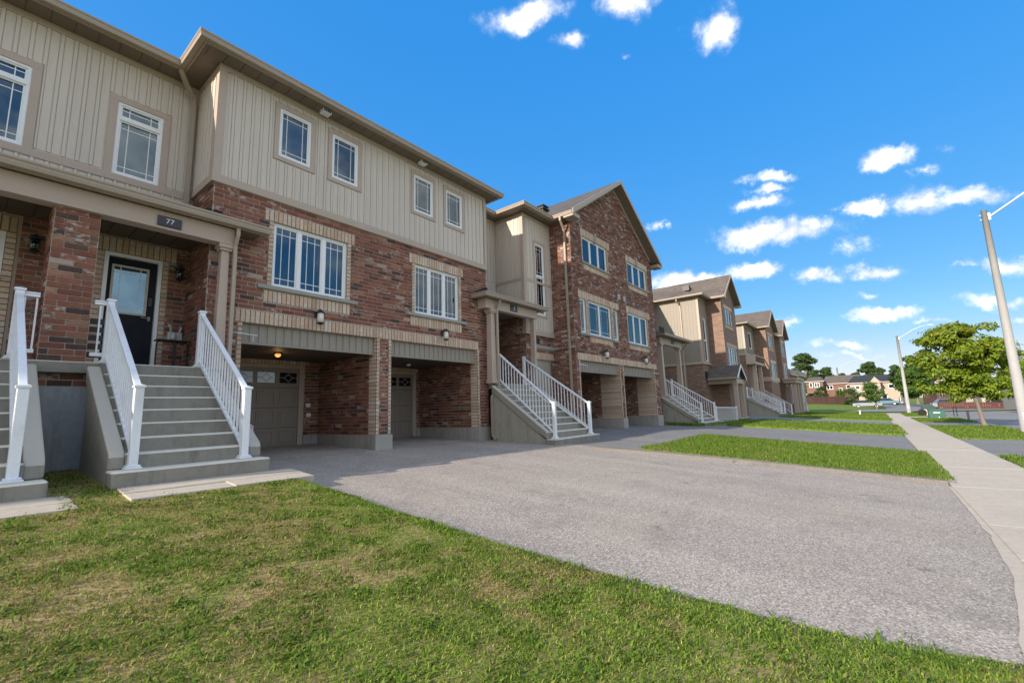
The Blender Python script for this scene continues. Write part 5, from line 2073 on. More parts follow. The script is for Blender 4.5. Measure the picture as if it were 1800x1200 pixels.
H3 = far_house('third townhouse, brown brick gable beside a big sunlit tan side wall', 34.8, 39.1, 7.9, 9.0, 32.85, 7.52, 9.75, -1.28, 2.72, 27,
               wins=[('front', 35.55, 37.85, 5.80, 6.98, 3, None), ('front', 35.4, 38.4, 2.65, 4.08, 4, None), ('bay', 33.55, 34.15, 2.95, 6.05, 1, 4.45)])
downspout(H3, [(32.36, 10.3, 7.5), (32.36, 10.3, 7.35), (32.76, 10.2, 7.05), (32.76, 10.2, -1.2)], .055)
vx = 35.6
obj('roof_vent', MB().box(vx - .2, vx + .2, 10.2, 10.7, 8.75, 9.15), 'black', H3)
# set back wall between the second and third house
m = wall(Face('x', 12.2), 22.74, 32.80, -1.2, 2.74)
obj('brick_wall', m, 'farbrick', H3)
obj('siding_wall', wall(Face('x', 12.2), 22.74, 32.80, 2.75, 7.4, [(25.3, 26.6, 3.2, 4.5)], d=.02), 'siding_tan', H3)
window(H3, Face('x', 12.2), 25.3, 26.6, 3.2, 4.5, lights=2, d=.03, grid=.12, cover='blind')
obj('roof', MB().add([(22.7, 11.8, 7.5), (34, 11.8, 7.5), (34, 16, 9.3), (22.7, 16, 9.3)], [(0, 1, 2, 3)]), 'shingle', H3)
# open porch at the top of the third steps
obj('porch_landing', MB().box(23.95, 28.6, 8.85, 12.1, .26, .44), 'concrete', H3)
obj('foundation_wall', MB().box(26.9, 28.6, 8.95, 12.1, -1.3, .255), 'foundation2', H3)
column(H3, 24.75, 9.0, .44, 3.36, .26)
column(H3, 27.75, 9.0, .44, 3.36, .26)
obj('porch_beam', MB().box(24.45, 28.2, 8.86, 9.14, 3.37, 3.72).box(24.45, 24.75, 9.141, 12.1, 3.37, 3.72), 'trim', H3)
obj('porch_soffit', MB().sweep([(24.45, 12.1), (24.45, 8.86), (28.2, 8.86), (28.2, 12.1)], [(-.3, 0), (.38, 0), (.38, .05), (-.3, .05)], 3.722), 'soffit', H3)
gutter(H3, [(24.45, 12.1), (24.45, 8.86), (28.2, 8.86), (28.2, 12.1)], .38, 3.73, 'porch_gutter')
m = MB()
m.add([(23.95, 8.36, 3.86), (28.7, 8.36, 3.86), (27.3, 10.4, 4.55), (25.4, 10.4, 4.55)], [(0, 1, 2, 3)])
m.add([(23.95, 8.36, 3.86), (25.4, 10.4, 4.55), (25.4, 12.15, 4.55), (23.95, 12.15, 3.86)], [(0, 1, 2, 3)])
m.add([(28.7, 8.36, 3.86), (28.7, 12.15, 3.86), (27.3, 12.15, 4.55), (27.3, 10.4, 4.55)], [(0, 1, 2, 3)])
m.add([(25.4, 10.4, 4.55), (27.3, 10.4, 4.55), (27.3, 12.15, 4.55), (25.4, 12.15, 4.55)], [(0, 1, 2, 3)])
obj('porch_roof', m, 'shingle', H3)
obj('step_flashing', MB().box(23.3, 23.9, 8.38, 8.42, 3.85, 4.1), 'shingle_dark', H3)
downspout(H3, [(28.62, 8.7, 3.76), (28.62, 8.7, 3.62), (28.2, 8.86, 3.3), (28.2, 8.86, .4)], .05)
pl = obj('number_plaque', MB().box(26.25, 26.75, 8.835, 8.858, 3.48, 3.68), 'plaque', H3)
# ground level porch with its own little gable
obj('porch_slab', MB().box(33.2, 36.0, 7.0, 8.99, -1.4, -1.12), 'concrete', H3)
for cx in (33.72, 35.55):
    column(H3, cx, 7.25, -1.12, 1.28, .24)
obj('porch_beam', MB().box(33.55, 35.72, 7.12, 7.38, 1.285, 1.56).box(33.58, 33.80, 7.381, 8.98, 1.285, 1.56).box(35.45, 35.68, 7.381, 7.89, 1.285, 1.56), 'trim', H3)
m = MB().poly_prism([(33.28, 1.60), (34.63, 2.50), (35.98, 1.60), (35.98, 1.68), (34.63, 2.60), (33.28, 1.68)], 'y', 6.98, 7.88)
m.poly_prism([(33.28, 1.60), (34.63, 2.50), (34.79, 2.40), (34.79, 2.49), (34.63, 2.60), (33.28, 1.68)], 'y', 7.885, 8.98)
obj('porch_roof', m, 'shingle', H3)
obj('rake_board', MB().poly_prism([(33.25, 1.52), (34.63, 2.44), (36.01, 1.52), (36.01, 1.70), (34.63, 2.62), (33.25, 1.70)], 'y', 6.95, 6.976), 'white', H3)
obj('gable_panel', MB().poly_prism([(33.6, 1.565), (35.66, 1.565), (34.63, 2.28)], 'y', 7.15, 7.2), 'plaque', H3)
obj('step_flashing', MB().box(33.1, 33.5, 8.9, 8.975, 1.6, 2.2), 'shingle_dark', H3)
gutter(H3, [(33.28, 8.95), (33.28, 6.95)], 0, 1.56, 'porch_gutter')
downspout(H3, [(35.95, 7.0, 1.6), (35.95, 7.0, 1.5), (35.72, 7.1, 1.3), (35.72, 7.1, -1.2)], .05)
stairs('concrete steps below the third porch, beside the grass strip', 23.9, 26.85, 8.85, .44, 6.72, -.97, -1.14, 8, cheek=(.16, .16))
railing('white railing on the near side of the steps to the third porch', (24.14, 6.9, -.96), (24.5, 8.75, .44), G, top_post=False)
railing('white railing on the far side of the steps to the third porch', (26.62, 6.9, -.96), (26.2, 9.0, .44), G)
railing('low white guard railing across the grass before the small gabled porch', (26.75, 6.88, -1.16), (31.6, 6.88, -1.25), G, h=.98, n=24, lo=.10, hi=.92)

H4 = far_house('fourth townhouse, brown brick gable with a narrow taupe bay', 52.5, 57.6, 7.9, 9.13, 48.1, 7.50, 9.75, -1.4, 4.5, 45,
               wins=[('front', 53.4, 56.2, 5.6, 6.95, 3, None), ('front', 53.6, 56.6, 2.2, 4.0, 3, None), ('bay', 50.0, 51.2, 5.3, 6.9, 1, None)])
m = MB()
m.box(47.6, 52.3, 8.3, 9.09, 3.55, 3.75).box(47.6, 47.8, 8.3, 9.09, 3.751, 4.4).box(47.8, 52.3, 8.3, 8.4, 4.35, 4.42)
obj('balcony', m, 'trim', H4)
obj('band_board', MB().sweep([(52.47, 9.1), (52.47, 7.87), (57.63, 7.87)], [(0, 0), (.05, 0), (.05, .45), (0, .45)], 2.0), 'trim', H4)
for cx in (48.6, 51.4):
    column(H4, cx, 8.6, .3, 3.54, .34)
obj('porch_landing', MB().box(46, 52.4, 8.6, 9.1, .1, .3), 'concrete', H4)
H5 = far_house('fifth townhouse, last tall brown brick gable of the row', 61.4, 65.8, 7.9, 8.5, 57.7, 7.52, 9.85, -1.5, 2.6, 56,
               wins=[('front', 62.2, 64.6, 5.5, 7.0, 2, None), ('front', 62.4, 64.8, 1.9, 4.2, 2, None)])
m = MB()
m.box(60.2, 66.2, 6.6, 7.86, 2.0, 2.35).box(60.0, 66.4, 6.4, 7.88, 2.351, 2.5)
obj('porch_roof', m, 'trim', H5)
for cx in (60.8, 63.0, 65.6):
    column(H5, cx, 6.9, -1.5, 1.99, .4)
stairs('long concrete steps before the fourth townhouse', 45.8, 48.6, 9.0, .36, 6.3, -1.1, -1.32, 8, cheek=(.2, .2))
railing('white railing on the near side of the steps to the fourth townhouse', (46.5, 6.45, -1.1), (46.2, 9.0, .36), G)
railing('white railing on the far side of the steps to the fourth townhouse', (48.5, 6.45, -1.1), (48.5, 9.0, .36), G)
railing('white railing farther along, before the brick base of the fourth townhouse', (51.8, 6.3, -1.35), (51.4, 8.6, .3), G)
stairs('farthest concrete steps of the row, before the fifth townhouse', 66.2, 68.6, 8.8, .1, 6.4, -1.35, -1.6, 6, cheek=(.2, .2))
railing('farthest white railing, at the end of the row', (66.5, 6.45, -1.3), (66.4, 8.8, .1), G)
H6 = thing('townhouse', 'low grey brown townhouse end beyond the last tall gable', 'townhouse', (67, 7.9, -1.6))
for i, (a, b, yy, zt) in enumerate(((66.6, 73.5, 8.0, 3.95), (73.8, 82.0, 7.9, 4.1))):
    obj('brick_wall', MB().box(a, b, yy, 16, -1.9, zt - .55), 'farbrick' if i == 0 else 'fargrey', H6)
    obj('parapet', MB().box(a - .25, b + .25, yy - .25, 16.2, zt - .549, zt), 'fargrey', H6, bevel=.1)
    obj('cornice', MB().box(a - .35, b + .35, yy - .35, 16.3, zt - .75, zt - .551), 'trim', H6)
    for k in range(2):
        u = a + 1.3 + k * 3.2
        window(H6, Face('x', yy), u, u + 1.2, -.2, 2.6, lights=2, d=.04, grid=0, cover='blind')

# ------------------------------------------------------------------ trees
def crown_mesh(name, lobes, n, leaf, mat, seed, flat_=.55, gap=0.):
    g = np.random.default_rng(seed)
    vol = np.array([l[3] * l[4] * l[5] for l in lobes]) ** (2 / 3)
    idx = g.choice(len(lobes), n, p=vol / vol.sum())
    L = np.array(lobes)[idx]
    d = g.normal(0, 1, (n, 3))
    d /= np.linalg.norm(d, axis=1)[:, None]
    r = g.uniform(.35, 1.0, n) ** .5
    r *= 1 + .16 * np.sin(d[:, 0] * 7 + L[:, 0] * 3) * np.cos(d[:, 1] * 6 + L[:, 2] * 5) + g.normal(0, .07, n)
    P = L[:, :3] + d * r[:, None] * L[:, 3:6]
    if gap:
        q = np.array([noise.noise((p[0] * gap, p[1] * gap, p[2] * gap * 1.6)) for p in P])
        k = q < .12
        P, d = P[k], d[k]
        n = len(P)
    nrm = d * (1 - flat_) + np.array([0, 0, 1]) * flat_ + g.normal(0, .35, (n, 3))
    nrm /= np.linalg.norm(nrm, axis=1)[:, None]
    t = np.cross(nrm, g.normal(0, 1, (n, 3)))
    t /= np.linalg.norm(t, axis=1)[:, None]
    b = np.cross(nrm, t)
    s = leaf * g.uniform(.6, 1.35, n)[:, None]
    v0, v1, v2, v3 = P - t * s, P + b * s * .45 - t * s * .1, P + t * s, P - b * s * .45 - t * s * .1
    v2 = v2 - np.array([0, 0, .3]) * s
    V = np.stack([v0, v1, v2, v3], 1).reshape(-1, 3)
    base = np.arange(n) * 4
    F = np.stack([base, base + 1, base + 2, base, base + 2, base + 3], 1).reshape(-1)
    me = bpy.data.meshes.new(name)
    me.vertices.add(len(V))
    me.vertices.foreach_set('co', V.astype(np.float32).ravel())
    me.loops.add(n * 6)
    me.loops.foreach_set('vertex_index', F.astype(np.int32))
    me.polygons.add(n * 2)
    me.polygons.foreach_set('loop_start', np.arange(0, n * 6, 3, dtype=np.int32))
    me.polygons.foreach_set('loop_total', np.full(n * 2, 3, dtype=np.int32))
    at = me.attributes.new('rnd', 'FLOAT', 'POINT')
    zt = (P[:, 2] - P[:, 2].min()) / max(.01, np.ptp(P[:, 2]))
    val = np.clip(g.uniform(0, 1, n) * .75 + .25 * zt * g.uniform(0, 1, n) + .12 * (zt > .8) * g.uniform(0, 1, n), 0, 1)
    at.data.foreach_set('value', np.repeat(val, 4).astype(np.float32))
    me.update()
    me.validate()
    me.materials.append(MAT[mat])
    return me


def tree(name, label, base, lobes, n, leaf, mat, trunk_r=.12, split=None, seed=1, group=None, flat_=.55, gap=0., limbs=9, tilt=(0, 0), cat='tree'):
    t = thing(name, label, cat, base, group)
    bx, by, bz = base
    top = max(l[2] for l in lobes)
    ctr = np.mean([l[:3] for l in lobes], 0)
    sp = split if split is not None else bz + (top - bz) * .3
    m = MB()
    mid = Vector((bx + tilt[0], by + tilt[1], sp))
    pts = [Vector((bx, by, bz - .1)), Vector((bx + tilt[0] * .3, by + tilt[1] * .3, bz + (sp - bz) * .15)), mid, Vector((ctr[0], ctr[1], top))]
    m.tube(pts, [trunk_r * 1.5, trunk_r, trunk_r * .75, trunk_r * .15], 8)
    rr = random.Random(seed)
    ls = sorted(lobes, key=lambda l: -l[3])[:limbs]
    for l in ls:
        a = mid + (Vector((ctr[0], ctr[1], top)) - mid) * rr.uniform(.0, .5)
        e = Vector(l[:3])
        k = (a + e) / 2 + Vector((rr.uniform(-.1, .1), rr.uniform(-.1, .1), .15)) * trunk_r * 6
        m.tube([a, k, e], [trunk_r * .45, trunk_r * .3, trunk_r * .08], 6)
    obj('trunk', m, 'bark', t)
    obj('crown', crown_mesh('crown', lobes, n, leaf, mat, seed, flat_, gap), None, t)
    return t


def lobes_in(cx, cy, z0, z1, rx, ry, k, seed, rr_=(.28, .42), taper=.6, squash=.6):
    """Uneven lobes spread through an egg-shaped crown."""
    g = random.Random(seed)
    out = []
    for i in range(k):
        h = (i + g.random()) / k
        w = math.sin(math.pi * min(1, (h * .86 + .12))) ** taper
        a = g.uniform(0, 2 * math.pi)
        q = math.sqrt(g.random()) * w * .75
        r = g.uniform(*rr_) * min(rx, ry)
        out.append((cx + math.cos(a) * q * rx, cy + math.sin(a) * q * ry, z0 + (z1 - z0) * h, r * 1.25, r * 1.25, r * squash))
    return out


# boulevard tree by the near kerb
T1 = (35.5, -4.62, zg(35.5, -4.62) + .03)
lb = lobes_in(35.6, -4.25, .15, 3.7, 2.6, 2.25, 64, 5, (.22, .38), .45, .62)
lb += [(35.0, -2.75, 3.15, .75, .6, .26), (35.2, -3.2, 2.95, .8, .7, .28), (35.4, -6.0, 2.0, .8, .6, .35), (35.2, -6.1, .75, .9, .6, .35), (35.0, -3.1, 1.4, .8, .8, .32),
       (35.2, -3.6, -.05, .7, .6, .35), (35.3, -5.4, .2, .9, .7, .3), (35.1, -5.2, 3.6, .7, .6, .3), (35.3, -4.2, 3.85, .6, .6, .25)]
tree('boulevard_tree', 'leafy yellow green tree with a slim bare trunk on the grass strip by the kerb', T1, lb, 42000, .10, 'leaf_main', .10, -.15, 21, None, .4, 1.1, 16, (.0, .18))
T2 = (96, -.35, zg(96, -.35))
tree('young_tree', 'small young tree at the far end of the pavement', T2, lobes_in(96, -.2, -.4, 2.3, 2.4, 1.9, 16, 9), 3000, .16, 'leaf_mid', .10, -.9, 4, None, .5)
TM = [('bushy_tree', 'bushy green tree in front of the cream house, behind the second street lamp', (111, -6.4, -1.3), (111, -6.2, .3, 5.2, 3.6, 3.0), 'leaf_mid', 6500, .26),
      ('conifer_tree', 'dark conifer rising behind the bushy tree', (142, -8.2, -1), (142, -8.0, 2, 9.4, 3.4, 2.2), 'leaf_dark', 4500, .34),
      ('loose_tree', 'tall loose olive green tree behind the boulevard tree', (150, -11.3, -1), (150, -11.3, 1, 11.2, 4.2, 3.2), 'leaf_olive', 5200, .36),
      ('oak_tree', 'large dark round tree behind the low townhouse end', (175, 16.3, 0), (175, 16.0, 3, 14.6, 4.5, 4.2), 'leaf_dark', 7000, .42),
      ('round_tree', 'dark rounded tree right of the large dark tree', (192, 12.0, 1), (192, 11.8, 3, 10.7, 4.0, 3.4), 'leaf_dark', 4500, .4),
      ('low_tree', 'small dark tree just left of the third street lamp', (196, 7.6, 1), (196, 7.6, 3, 8.6, 3.0, 2.0), 'leaf_dark', 2500, .4),
      ('spreading_tree', 'spreading tree behind the dark roofed beige house', (182, -.6, 1), (182, -.5, 5.0, 10.9, 4.2, 3.4), 'leaf_dark', 5000, .36),
      ('round_tree', 'low round tree top left of the spreading tree', (190, 3.5, 1), (190, 3.5, 4, 8.5, 3.2, 2.0), 'leaf_dark', 2500, .36),
      ('side_tree', 'green tree at the right picture edge behind the near lamp pole', (62, -10.8, -2), (62, -10.9, .1, 2.9, 2.2, 1.6), 'leaf_main', 4200, .17),
      ('pine_tree', 'dark pine just behind the second street lamp', (120, -4.6, -1), (120, -4.3, 2.2, 6.2, 2.4, 1.3), 'leaf_dark', 2600, .28)]
for i, (nm, lab, b, (cx, cy, z0, z1, rx, ry), mt, n, lf) in enumerate(TM):
    tree(nm, lab, b, lobes_in(cx, cy, z0, z1, rx, ry, 20, 31 + i), n, lf, mt, .22, None, 50 + i, 'trees beyond the street', .45)
# a wooded skyline right round, reads as one mass
lbs = []
g = random.Random(8)
for i in range(46):
    a = -70 + 155 * i / 45
    if -14 < a < 24:
        continue
    rd_ = g.uniform(210, 260)
    lbs.append((rd_ * math.cos(R(a)), rd_ * math.sin(R(a)), g.uniform(1, 4), g.uniform(9, 14), g.uniform(9, 14), g.uniform(4, 7)))
o = obj('treeline', crown_mesh('treeline', lbs, 9000, 1.0, 'leaf_dark', 99, .4), None)
tag(o, 'distant dark belt of trees around the horizon', 'trees', kind='stuff')
# shrubs over the brown fence
for i, (lab, x, y, z0, z1, rx, ry, mt) in enumerate((('clipped bright hedge showing above the brown fence', 124, 5.4, -.5, 1.75, 1.6, 1.9, 'leaf_mid'),
                                                  ('dark upright shrub before the red brick house', 126, 8.9, -.3, 3.0, 1.1, 1.1, 'leaf_dark'),
                                                  ('narrow cypress shrub by the end of the low townhouse', 123, 12.0, -.3, 3.0, .8, .8, 'leaf_mid'),
                                                  ('loose shrub at the right end of the brown fence', 118, 3.2, -1.3, 1.9, 1.8, 1.6, 'leaf_dark'),
                                                  ('dark shrub between the cypress and the upright shrub', 127, 10.5, -.3, 2.0, 1.0, 1.2, 'leaf_dark'))):
    tree('shrub', lab, (x, y, zg(x, y)), lobes_in(x, y, z0, z1, rx, ry, 9, 70 + i, (.4, .55)), 1500, .17, mt, .06, None, 80 + i, 'shrubs along the brown fence', .4, cat='shrub')
    # (each shrub has its own crown and stem)


# ------------------------------------------------------------------ street lamps
def street_lamp(label, x, y, z0, h, r0, r1, arm, mat='steel'):
    t = thing('street_lamp', label, 'street lamp', (x, y, z0), 'street lamps')
    obj('pole', MB().tube([(x, y, z0 - .2), (x, y, z0 + h)], [r0, r1], 14), 'pole', t, smooth=True)
    obj('access_cover', MB().box(x - r0 - .012, x - r0 * .8, y - .07, y + .07, z0 + .5, z0 + .85), 'steel', t)
    k = h - .32
    obj('bracket', MB().box(x - .05, x + .05, y - r1 - .07, y - r1 + .005, z0 + k - .16, z0 + k + .16), 'white', t)
    m = MB()
    for dz in (-.1, .12):
        m.tube([(x, y + r1 + .08, z0 + k + dz), (x, y - r1 - .10, z0 + k + dz)], .018, 6)
    obj('bolt', m, 'steel', t)
    pts = [(x, y - r1 - .06, z0 + k), (x, y - arm * .55, z0 + k + arm * .32), (x, y - arm * .85, z0 + k + arm * .42), (x, y - arm, z0 + k + arm * .43)]
    obj('arm', MB().tube(pts, [.045, .04, .036, .034], 8), 'steel', t, smooth=True)
    e = pts[-1]
    m = MB()
    m.poly_prism([(e[1] + .05, e[2] - .03), (e[1] - .55, e[2] - .05), (e[1] - .58, e[2] + .0), (e[1] - .3, e[2] + .07), (e[1] + .05, e[2] + .05)], 'x', x - .13, x + .13)
    hd = obj('lamp_head', m, 'steel', t, bevel=.02)
    obj('lens', MB().box(x - .1, x + .1, e[1] - .5, e[1] - .15, e[2] - .065, e[2] - .051), 'frost', hd)
    return t


MAT['pole'] = plain('galvanised pole', (.34, .335, .325), .7, .12, 1.2, 14, .5, .06, (1, 1, .25), (1.8, (.42, .42, .40)))
street_lamp('near street lamp whose thick grey pole leans in at the right picture edge', 28.4, -4.90, zg(28.4, -4.9), 9.85, .19, .10, 2.9)
street_lamp('second street lamp, beside the green cabinet and the pavement', 72, -3.2, -1.93, 9.3, .20, .12, 2.9)
street_lamp('far street lamp rising above the brown fence', 165, 7.3, .2, 9.0, .28, .18, 4.6)

# ------------------------------------------------------------------ cabinets, bins and posts by the kerb
b = thing('utility_cabinet', 'green metal utility cabinet on the boulevard grass', 'cabinet', (49, -3.8, -1.8))
obj('body', MB().box(48.6, 49.6, -4.27, -3.33, -1.86, -1.09), 'greenbox', b, bevel=.02)
obj('lid', MB().box(48.55, 49.65, -4.31, -3.29, -1.089, -1.02), 'greenbox', b, bevel=.015)
obj('label', MB().box(48.588, 48.599, -3.80, -3.60, -1.36, -1.27), 'digit', b)
obj('label', MB().box(48.588, 48.599, -3.98, -3.83, -1.36, -1.28), 'digit', b)
obj('handle', MB().box(48.57, 48.599, -3.92, -3.86, -1.72, -1.62), 'steel', b)
w_ = thing('waste_bin', 'dark green lidded bin with pale front, behind the green cabinet', 'bin', (58, -4.0, -1.9))
obj('body', MB().box(57.7, 58.6, -4.25, -3.6, -1.95, -1.2), 'palefront', w_, bevel=.05)
m = MB()
n = 10
m.poly_prism([(-3.45 - 1.1 * i / n, -1.19 + .42 * math.sin(math.pi * i / n) ** .6) for i in range(n + 1)], 'x', 57.6, 58.7)
obj('lid', m, 'darkgreen', w_, bevel=.03)
obj('wheel', MB().tube([(57.66, -3.5, -1.55), (57.72, -3.5, -1.55)], .33, 14), 'tyre', w_)
s = thing('wooden_stake', 'short brown wooden stake in the boulevard grass', 'stake', (45.9, -5.0, -1.77))
obj('post', MB().box(45.85, 45.97, -5.27, -5.15, -1.9, -1.10), 'stake', s)
s = thing('metal_hoop', 'black metal hoop by the far kerb', 'hoop', (60, -5.95, -1.95))
obj('hoop', MB().tube([(60, -5.86, -2.0), (60, -5.86, -1.2), (60, -5.92, -1.1), (60, -6.02, -1.1), (60, -6.08, -1.2), (60, -6.08, -2.0)], .035, 6), 'black', s)
s = thing('marker_post', 'small white marker post in the far lawn strip', 'post', (59, 1.2, -1.8))
obj('post', MB().box(58.95, 59.05, 1.15, 1.25, -1.95, -1.25), 'white', s)
s = thing('lawn_sign', 'white board sign with a dark edge on the far grass', 'sign', (122, -4.8, -1.9))
obj('board', MB().box(122, 122.06, -5.35, -4.35, -1.25, -.1), 'digit', s)
obj('edge', MB().box(121.98, 122.08, -4.349, -4.2, -1.3, -.05), 'black', s)
obj('leg', MB().box(122.0, 122.06, -4.9, -4.8, -2.0, -1.251), 'stake', s)


# ------------------------------------------------------------------ fences
def fence(label, A, B, h, board, mat, posts=6, name='board_fence'):
    A, B = Vector(A), Vector(B)
    t = thing(name, label, 'fence', A)
    d = B - A
    L = d.xy.length
    n = int(L / board)
    ang = math.atan2(d.y, d.x)
    for i in range(n):
        p = A + d * ((i + .5) / n)
        inst('board', UNITBOX[mat], t, (p.x, p.y, p.z + h / 2 + random.uniform(-.015, .015)), (board * .93, .03, h), (0, 0, ang))
    m = MB()
    for i in range(posts + 1):
        p = A + d * (i / posts)
        m = MB().box(-.06, .06, -.06, .06, 0, 1)
        me = m.mesh('post', mat)
        inst('post', me, t, (p.x + .06 * math.sin(ang), p.y, p.z - .2), (1, 1, h + .26), (0, 0, ang))
    for z in (.25, h - .2):
        m = MB()
        q = Vector((-d.y, d.x, 0)).normalized() * .06
        vs = []
        for p in (A, B):
            for s_, zz in ((.02, z), (.07, z), (.07, z + .09), (.02, z + .09)):
                vs.append(tuple(p - q.normalized() * s_ + Vector((0, 0, zz))))
        m.add(vs, [(0, 1, 2, 3), (7, 6, 5, 4), (0, 4, 5, 1), (1, 5, 6, 2), (2, 6, 7, 3), (3, 7, 4, 0)])
        obj('rail', m, mat, t)
    return t


fence('long dark brown board fence across the end of the street', (120, 13.6, zg(120, 13.6) - .1), (119, 2.3, -1.55), 1.85, .19, 'fence')
fence('brown board fence before the cream house', (106, -6.9, -1.75), (106, -12.0, -1.75), 1.95, .2, 'fence', 3)
fence('low red stained fence along the far side of the road', (85, -6.9, -1.75), (84, -15.2, -1.98), .85, .2, 'redfence', 5)


# ------------------------------------------------------------------ houses across the far street
def plain_house(label, name, x, y0, y1, depth, z0, zwall, zridge, wallmat, roofmat, wins=(), gable=False, brick_base=None, hip=.25, over=.4):
    t = thing(name, label, 'house', (x, (y0 + y1) / 2, z0))
    F = Face('y', x)
    obj('wall', wall(F, y0, y1, z0, zwall, [w[:4] for w in wins], th=.2).box(x + .21, x + depth, y0, y0 + .2, z0, zwall).box(x + .21, x + depth, y1 - .2, y1, z0, zwall), wallmat, t)
    m = MB()
    a0, a1, b0, b1 = x - over, x + depth + over, y0 - over, y1 + over
    xm = x + depth / 2
    hh = (y1 - y0) * hip
    if gable:
        m.poly_prism([(b0, zwall), ((b0 + b1) / 2, zridge), (b1, zwall)], 'x', a0, a1)
    else:
        m.add([(a0, b0, zwall), (a0, b1, zwall), (a1, b1, zwall), (a1, b0, zwall), (xm, b0 + hh, zridge), (xm, b1 - hh, zridge)],
              [(0, 4, 5, 1), (1, 5, 2), (2, 5, 4, 3), (3, 4, 0), (0, 1, 2, 3)])
    obj('roof', m, roofmat, t)
    obj('fascia', MB().box(a0 - .02, a0 + .06, b0, b1, zwall - .22, zwall + .0), 'trim', t)
    for w in wins:
        window(t, F, *w[:4], lights=w[4] if len(w) > 4 else 1, d=.03, grid=0, cover='blind', fr=.09)
    return t


plain_house('red brick house wing with a hipped roof left of the far lamp', 'brick_house', 150, 10.2, 14.2, 8, -1, 5.0, 6.25, 'farred', 'shingle', [(11.0, 12.2, 3.3, 4.6, 2), (12.6, 13.4, 3.3, 4.6)])
plain_house('long red brick house behind the far lamp', 'brick_house', 153, 1.6, 10.4, 9, -1, 4.25, 6.5, 'farred', 'shingle', [(8.2, 9.7, 2.6, 3.7, 2), (6.2, 7.0, 1.6, 2.9), (4.3, 5.3, 2.7, 3.6), (2.4, 3.4, 2.7, 3.6)], hip=.12)
plain_house('beige house with a dark blue black roof at the end of the street', 'beige_house', 147, -5.3, 4.3, 9, -1.5, 3.95, 5.85, 'farbeige', 'shingle_black', [(2.2, 3.2, 2.2, 3.2), (-4.6, -3.4, 2.2, 3.2), (-3, -2, -.4, 1.0)], hip=.14)
g_ = plain_house('small peaked beige front wing of the dark roofed house', 'beige_house', 143.5, -1.9, .05, 4.5, -1.5, 3.9, 5.5, 'farbeige', 'shingle_black', [(-1.3, -.6, 2.3, 3.2)], gable=True, over=.25)
obj('gable_wall', MB().poly_prism([(-1.9, 3.9), (-.925, 5.15), (.05, 3.9)], 'x', 143.2, 143.3), 'farbeige', g_)
plain_house('cream house half hidden behind the boulevard tree', 'cream_house', 112, -11.6, -9.15, 7, -1.7, 3.25, 4.6, 'farcream', 'shingle', [(-10.6, -10.25, 2.0, 2.95), (-9.9, -9.4, -.3, .5), (-11.2, -10.6, -.3, .5)], hip=.3)
plain_house('grey wing of the cream house', 'cream_house', 113, -13.8, -11.7, 6, -1.7, 2.6, 3.6, 'fargrey', 'shingle', [(-12.9, -12.3, 1.0, 2.0)], hip=.3)
plain_house('house with a white edged brown roof at the right picture edge', 'brown_roofed_house', 76, -19.5, -12.9, 8, -2, 3.0, 4.6, 'farcream', 'shingle', [(-14.4, -13.6, 1.0, 2.2), (-16.6, -15.4, 1.0, 2.2, 2)], gable=True)
plain_house('pale house low behind the boulevard tree and dark car', 'pale_house', 98, -16.5, -12.9, 7, -1.9, 1.6, 2.6, 'farcream', 'shingle', [(-14.2, -13.5, -.2, .8)], hip=.3)


# ------------------------------------------------------------------ parked cars
def paint(name, c):
    MAT[name] = plain(name, c, .3, .03, 2, 20, .6, 0)


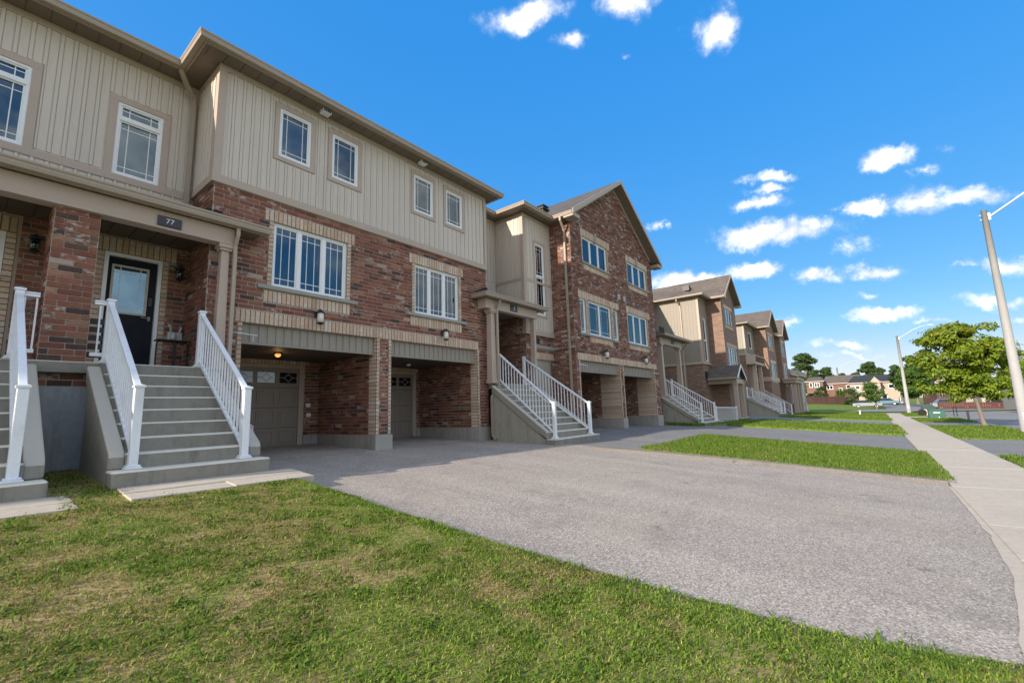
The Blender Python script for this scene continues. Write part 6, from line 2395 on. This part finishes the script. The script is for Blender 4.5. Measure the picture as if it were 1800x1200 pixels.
def car(label, x, y, z, ang, mat, suv=False):
    t = thing('parked_car', label, 'car', (x, y, z), 'parked cars')
    t.rotation_euler = (0, 0, ang)
    h = 1.7 if suv else 1.45
    m = MB().poly_prism([(-2.2, .35), (-2.22, .62), (-2.1, .82), (-1.35, .93), (1.2, .96), (2.1, .9), (2.22, .7), (2.2, .33)], 'y', -.86, .86)

    def loc(nm, mb, mt, par=t, bev=0):
        o = bpy.data.objects.new(nm, mb.mesh(nm, mt))
        o.parent = par
        COL.objects.link(o)
        if bev:
            b_ = o.modifiers.new('bevel', 'BEVEL')
            b_.width = bev
            b_.segments = 3
        return o
    body = loc('body', m, mat, bev=.08)
    rear = 2.05 if suv else 1.75
    vs = []
    for xx, zz, yy in ((-1.0, .94, .80), (-.35, h, .62), (rear - .45, h, .62), (rear, .95, .80)):
        vs += [(xx, -yy, zz), (xx, yy, zz)]
    c = MB().add(vs, [(0, 1, 3, 2), (2, 3, 5, 4), (4, 5, 7, 6), (0, 2, 4, 6), (1, 7, 5, 3), (0, 6, 7, 1)])
    loc('cabin', c, 'glass_dark', bev=.04)
    loc('seats', MB().box(-.5, rear - .6, -.55, .55, .7, 1.15), 'black')
    loc('roof_panel', MB().box(-.42, rear - .42, -.64, .64, h - .02, h + .025), mat, bev=.02)
    for sx in (-1.35, 1.38):
        for sy in (-.84, .84):
            w = loc('wheel', MB().tube([(sx, sy - .11, .33), (sx, sy + .11, .33)], .33, 18), 'tyre')
            loc('rim', MB().tube([(sx, sy - .118, .33), (sx, sy + .118, .33)], .2, 14), 'steel', w)
    for sy in (-.6, .6):
        loc('headlight', MB().box(-2.225, -2.12, sy - .18, sy + .18, .66, .78), 'frost')
        loc('tail_light', MB().box(2.16, 2.225, sy - .16, sy + .16, .70, .82), 'redfence')
    return t


paint('paint_blue', (.12, .22, .28))
paint('paint_grey', (.30, .30, .32))
paint('paint_black', (.02, .022, .025))
car('pale blue car parked at the end of the street', 125, -2.4, zg(125, -2.4) + .02, R(75), 'paint_blue')
car('grey car parked behind the red fence', 89, -8.6, -1.95, R(100), 'paint_grey')
car('dark vehicle parked behind the red fence near the lamp pole', 89, -14.4, -1.75, R(95), 'paint_black', True)
car('low grey car beside the small young tree', 109, 1.0, zg(109, 1) - .25, R(95), 'paint_grey')
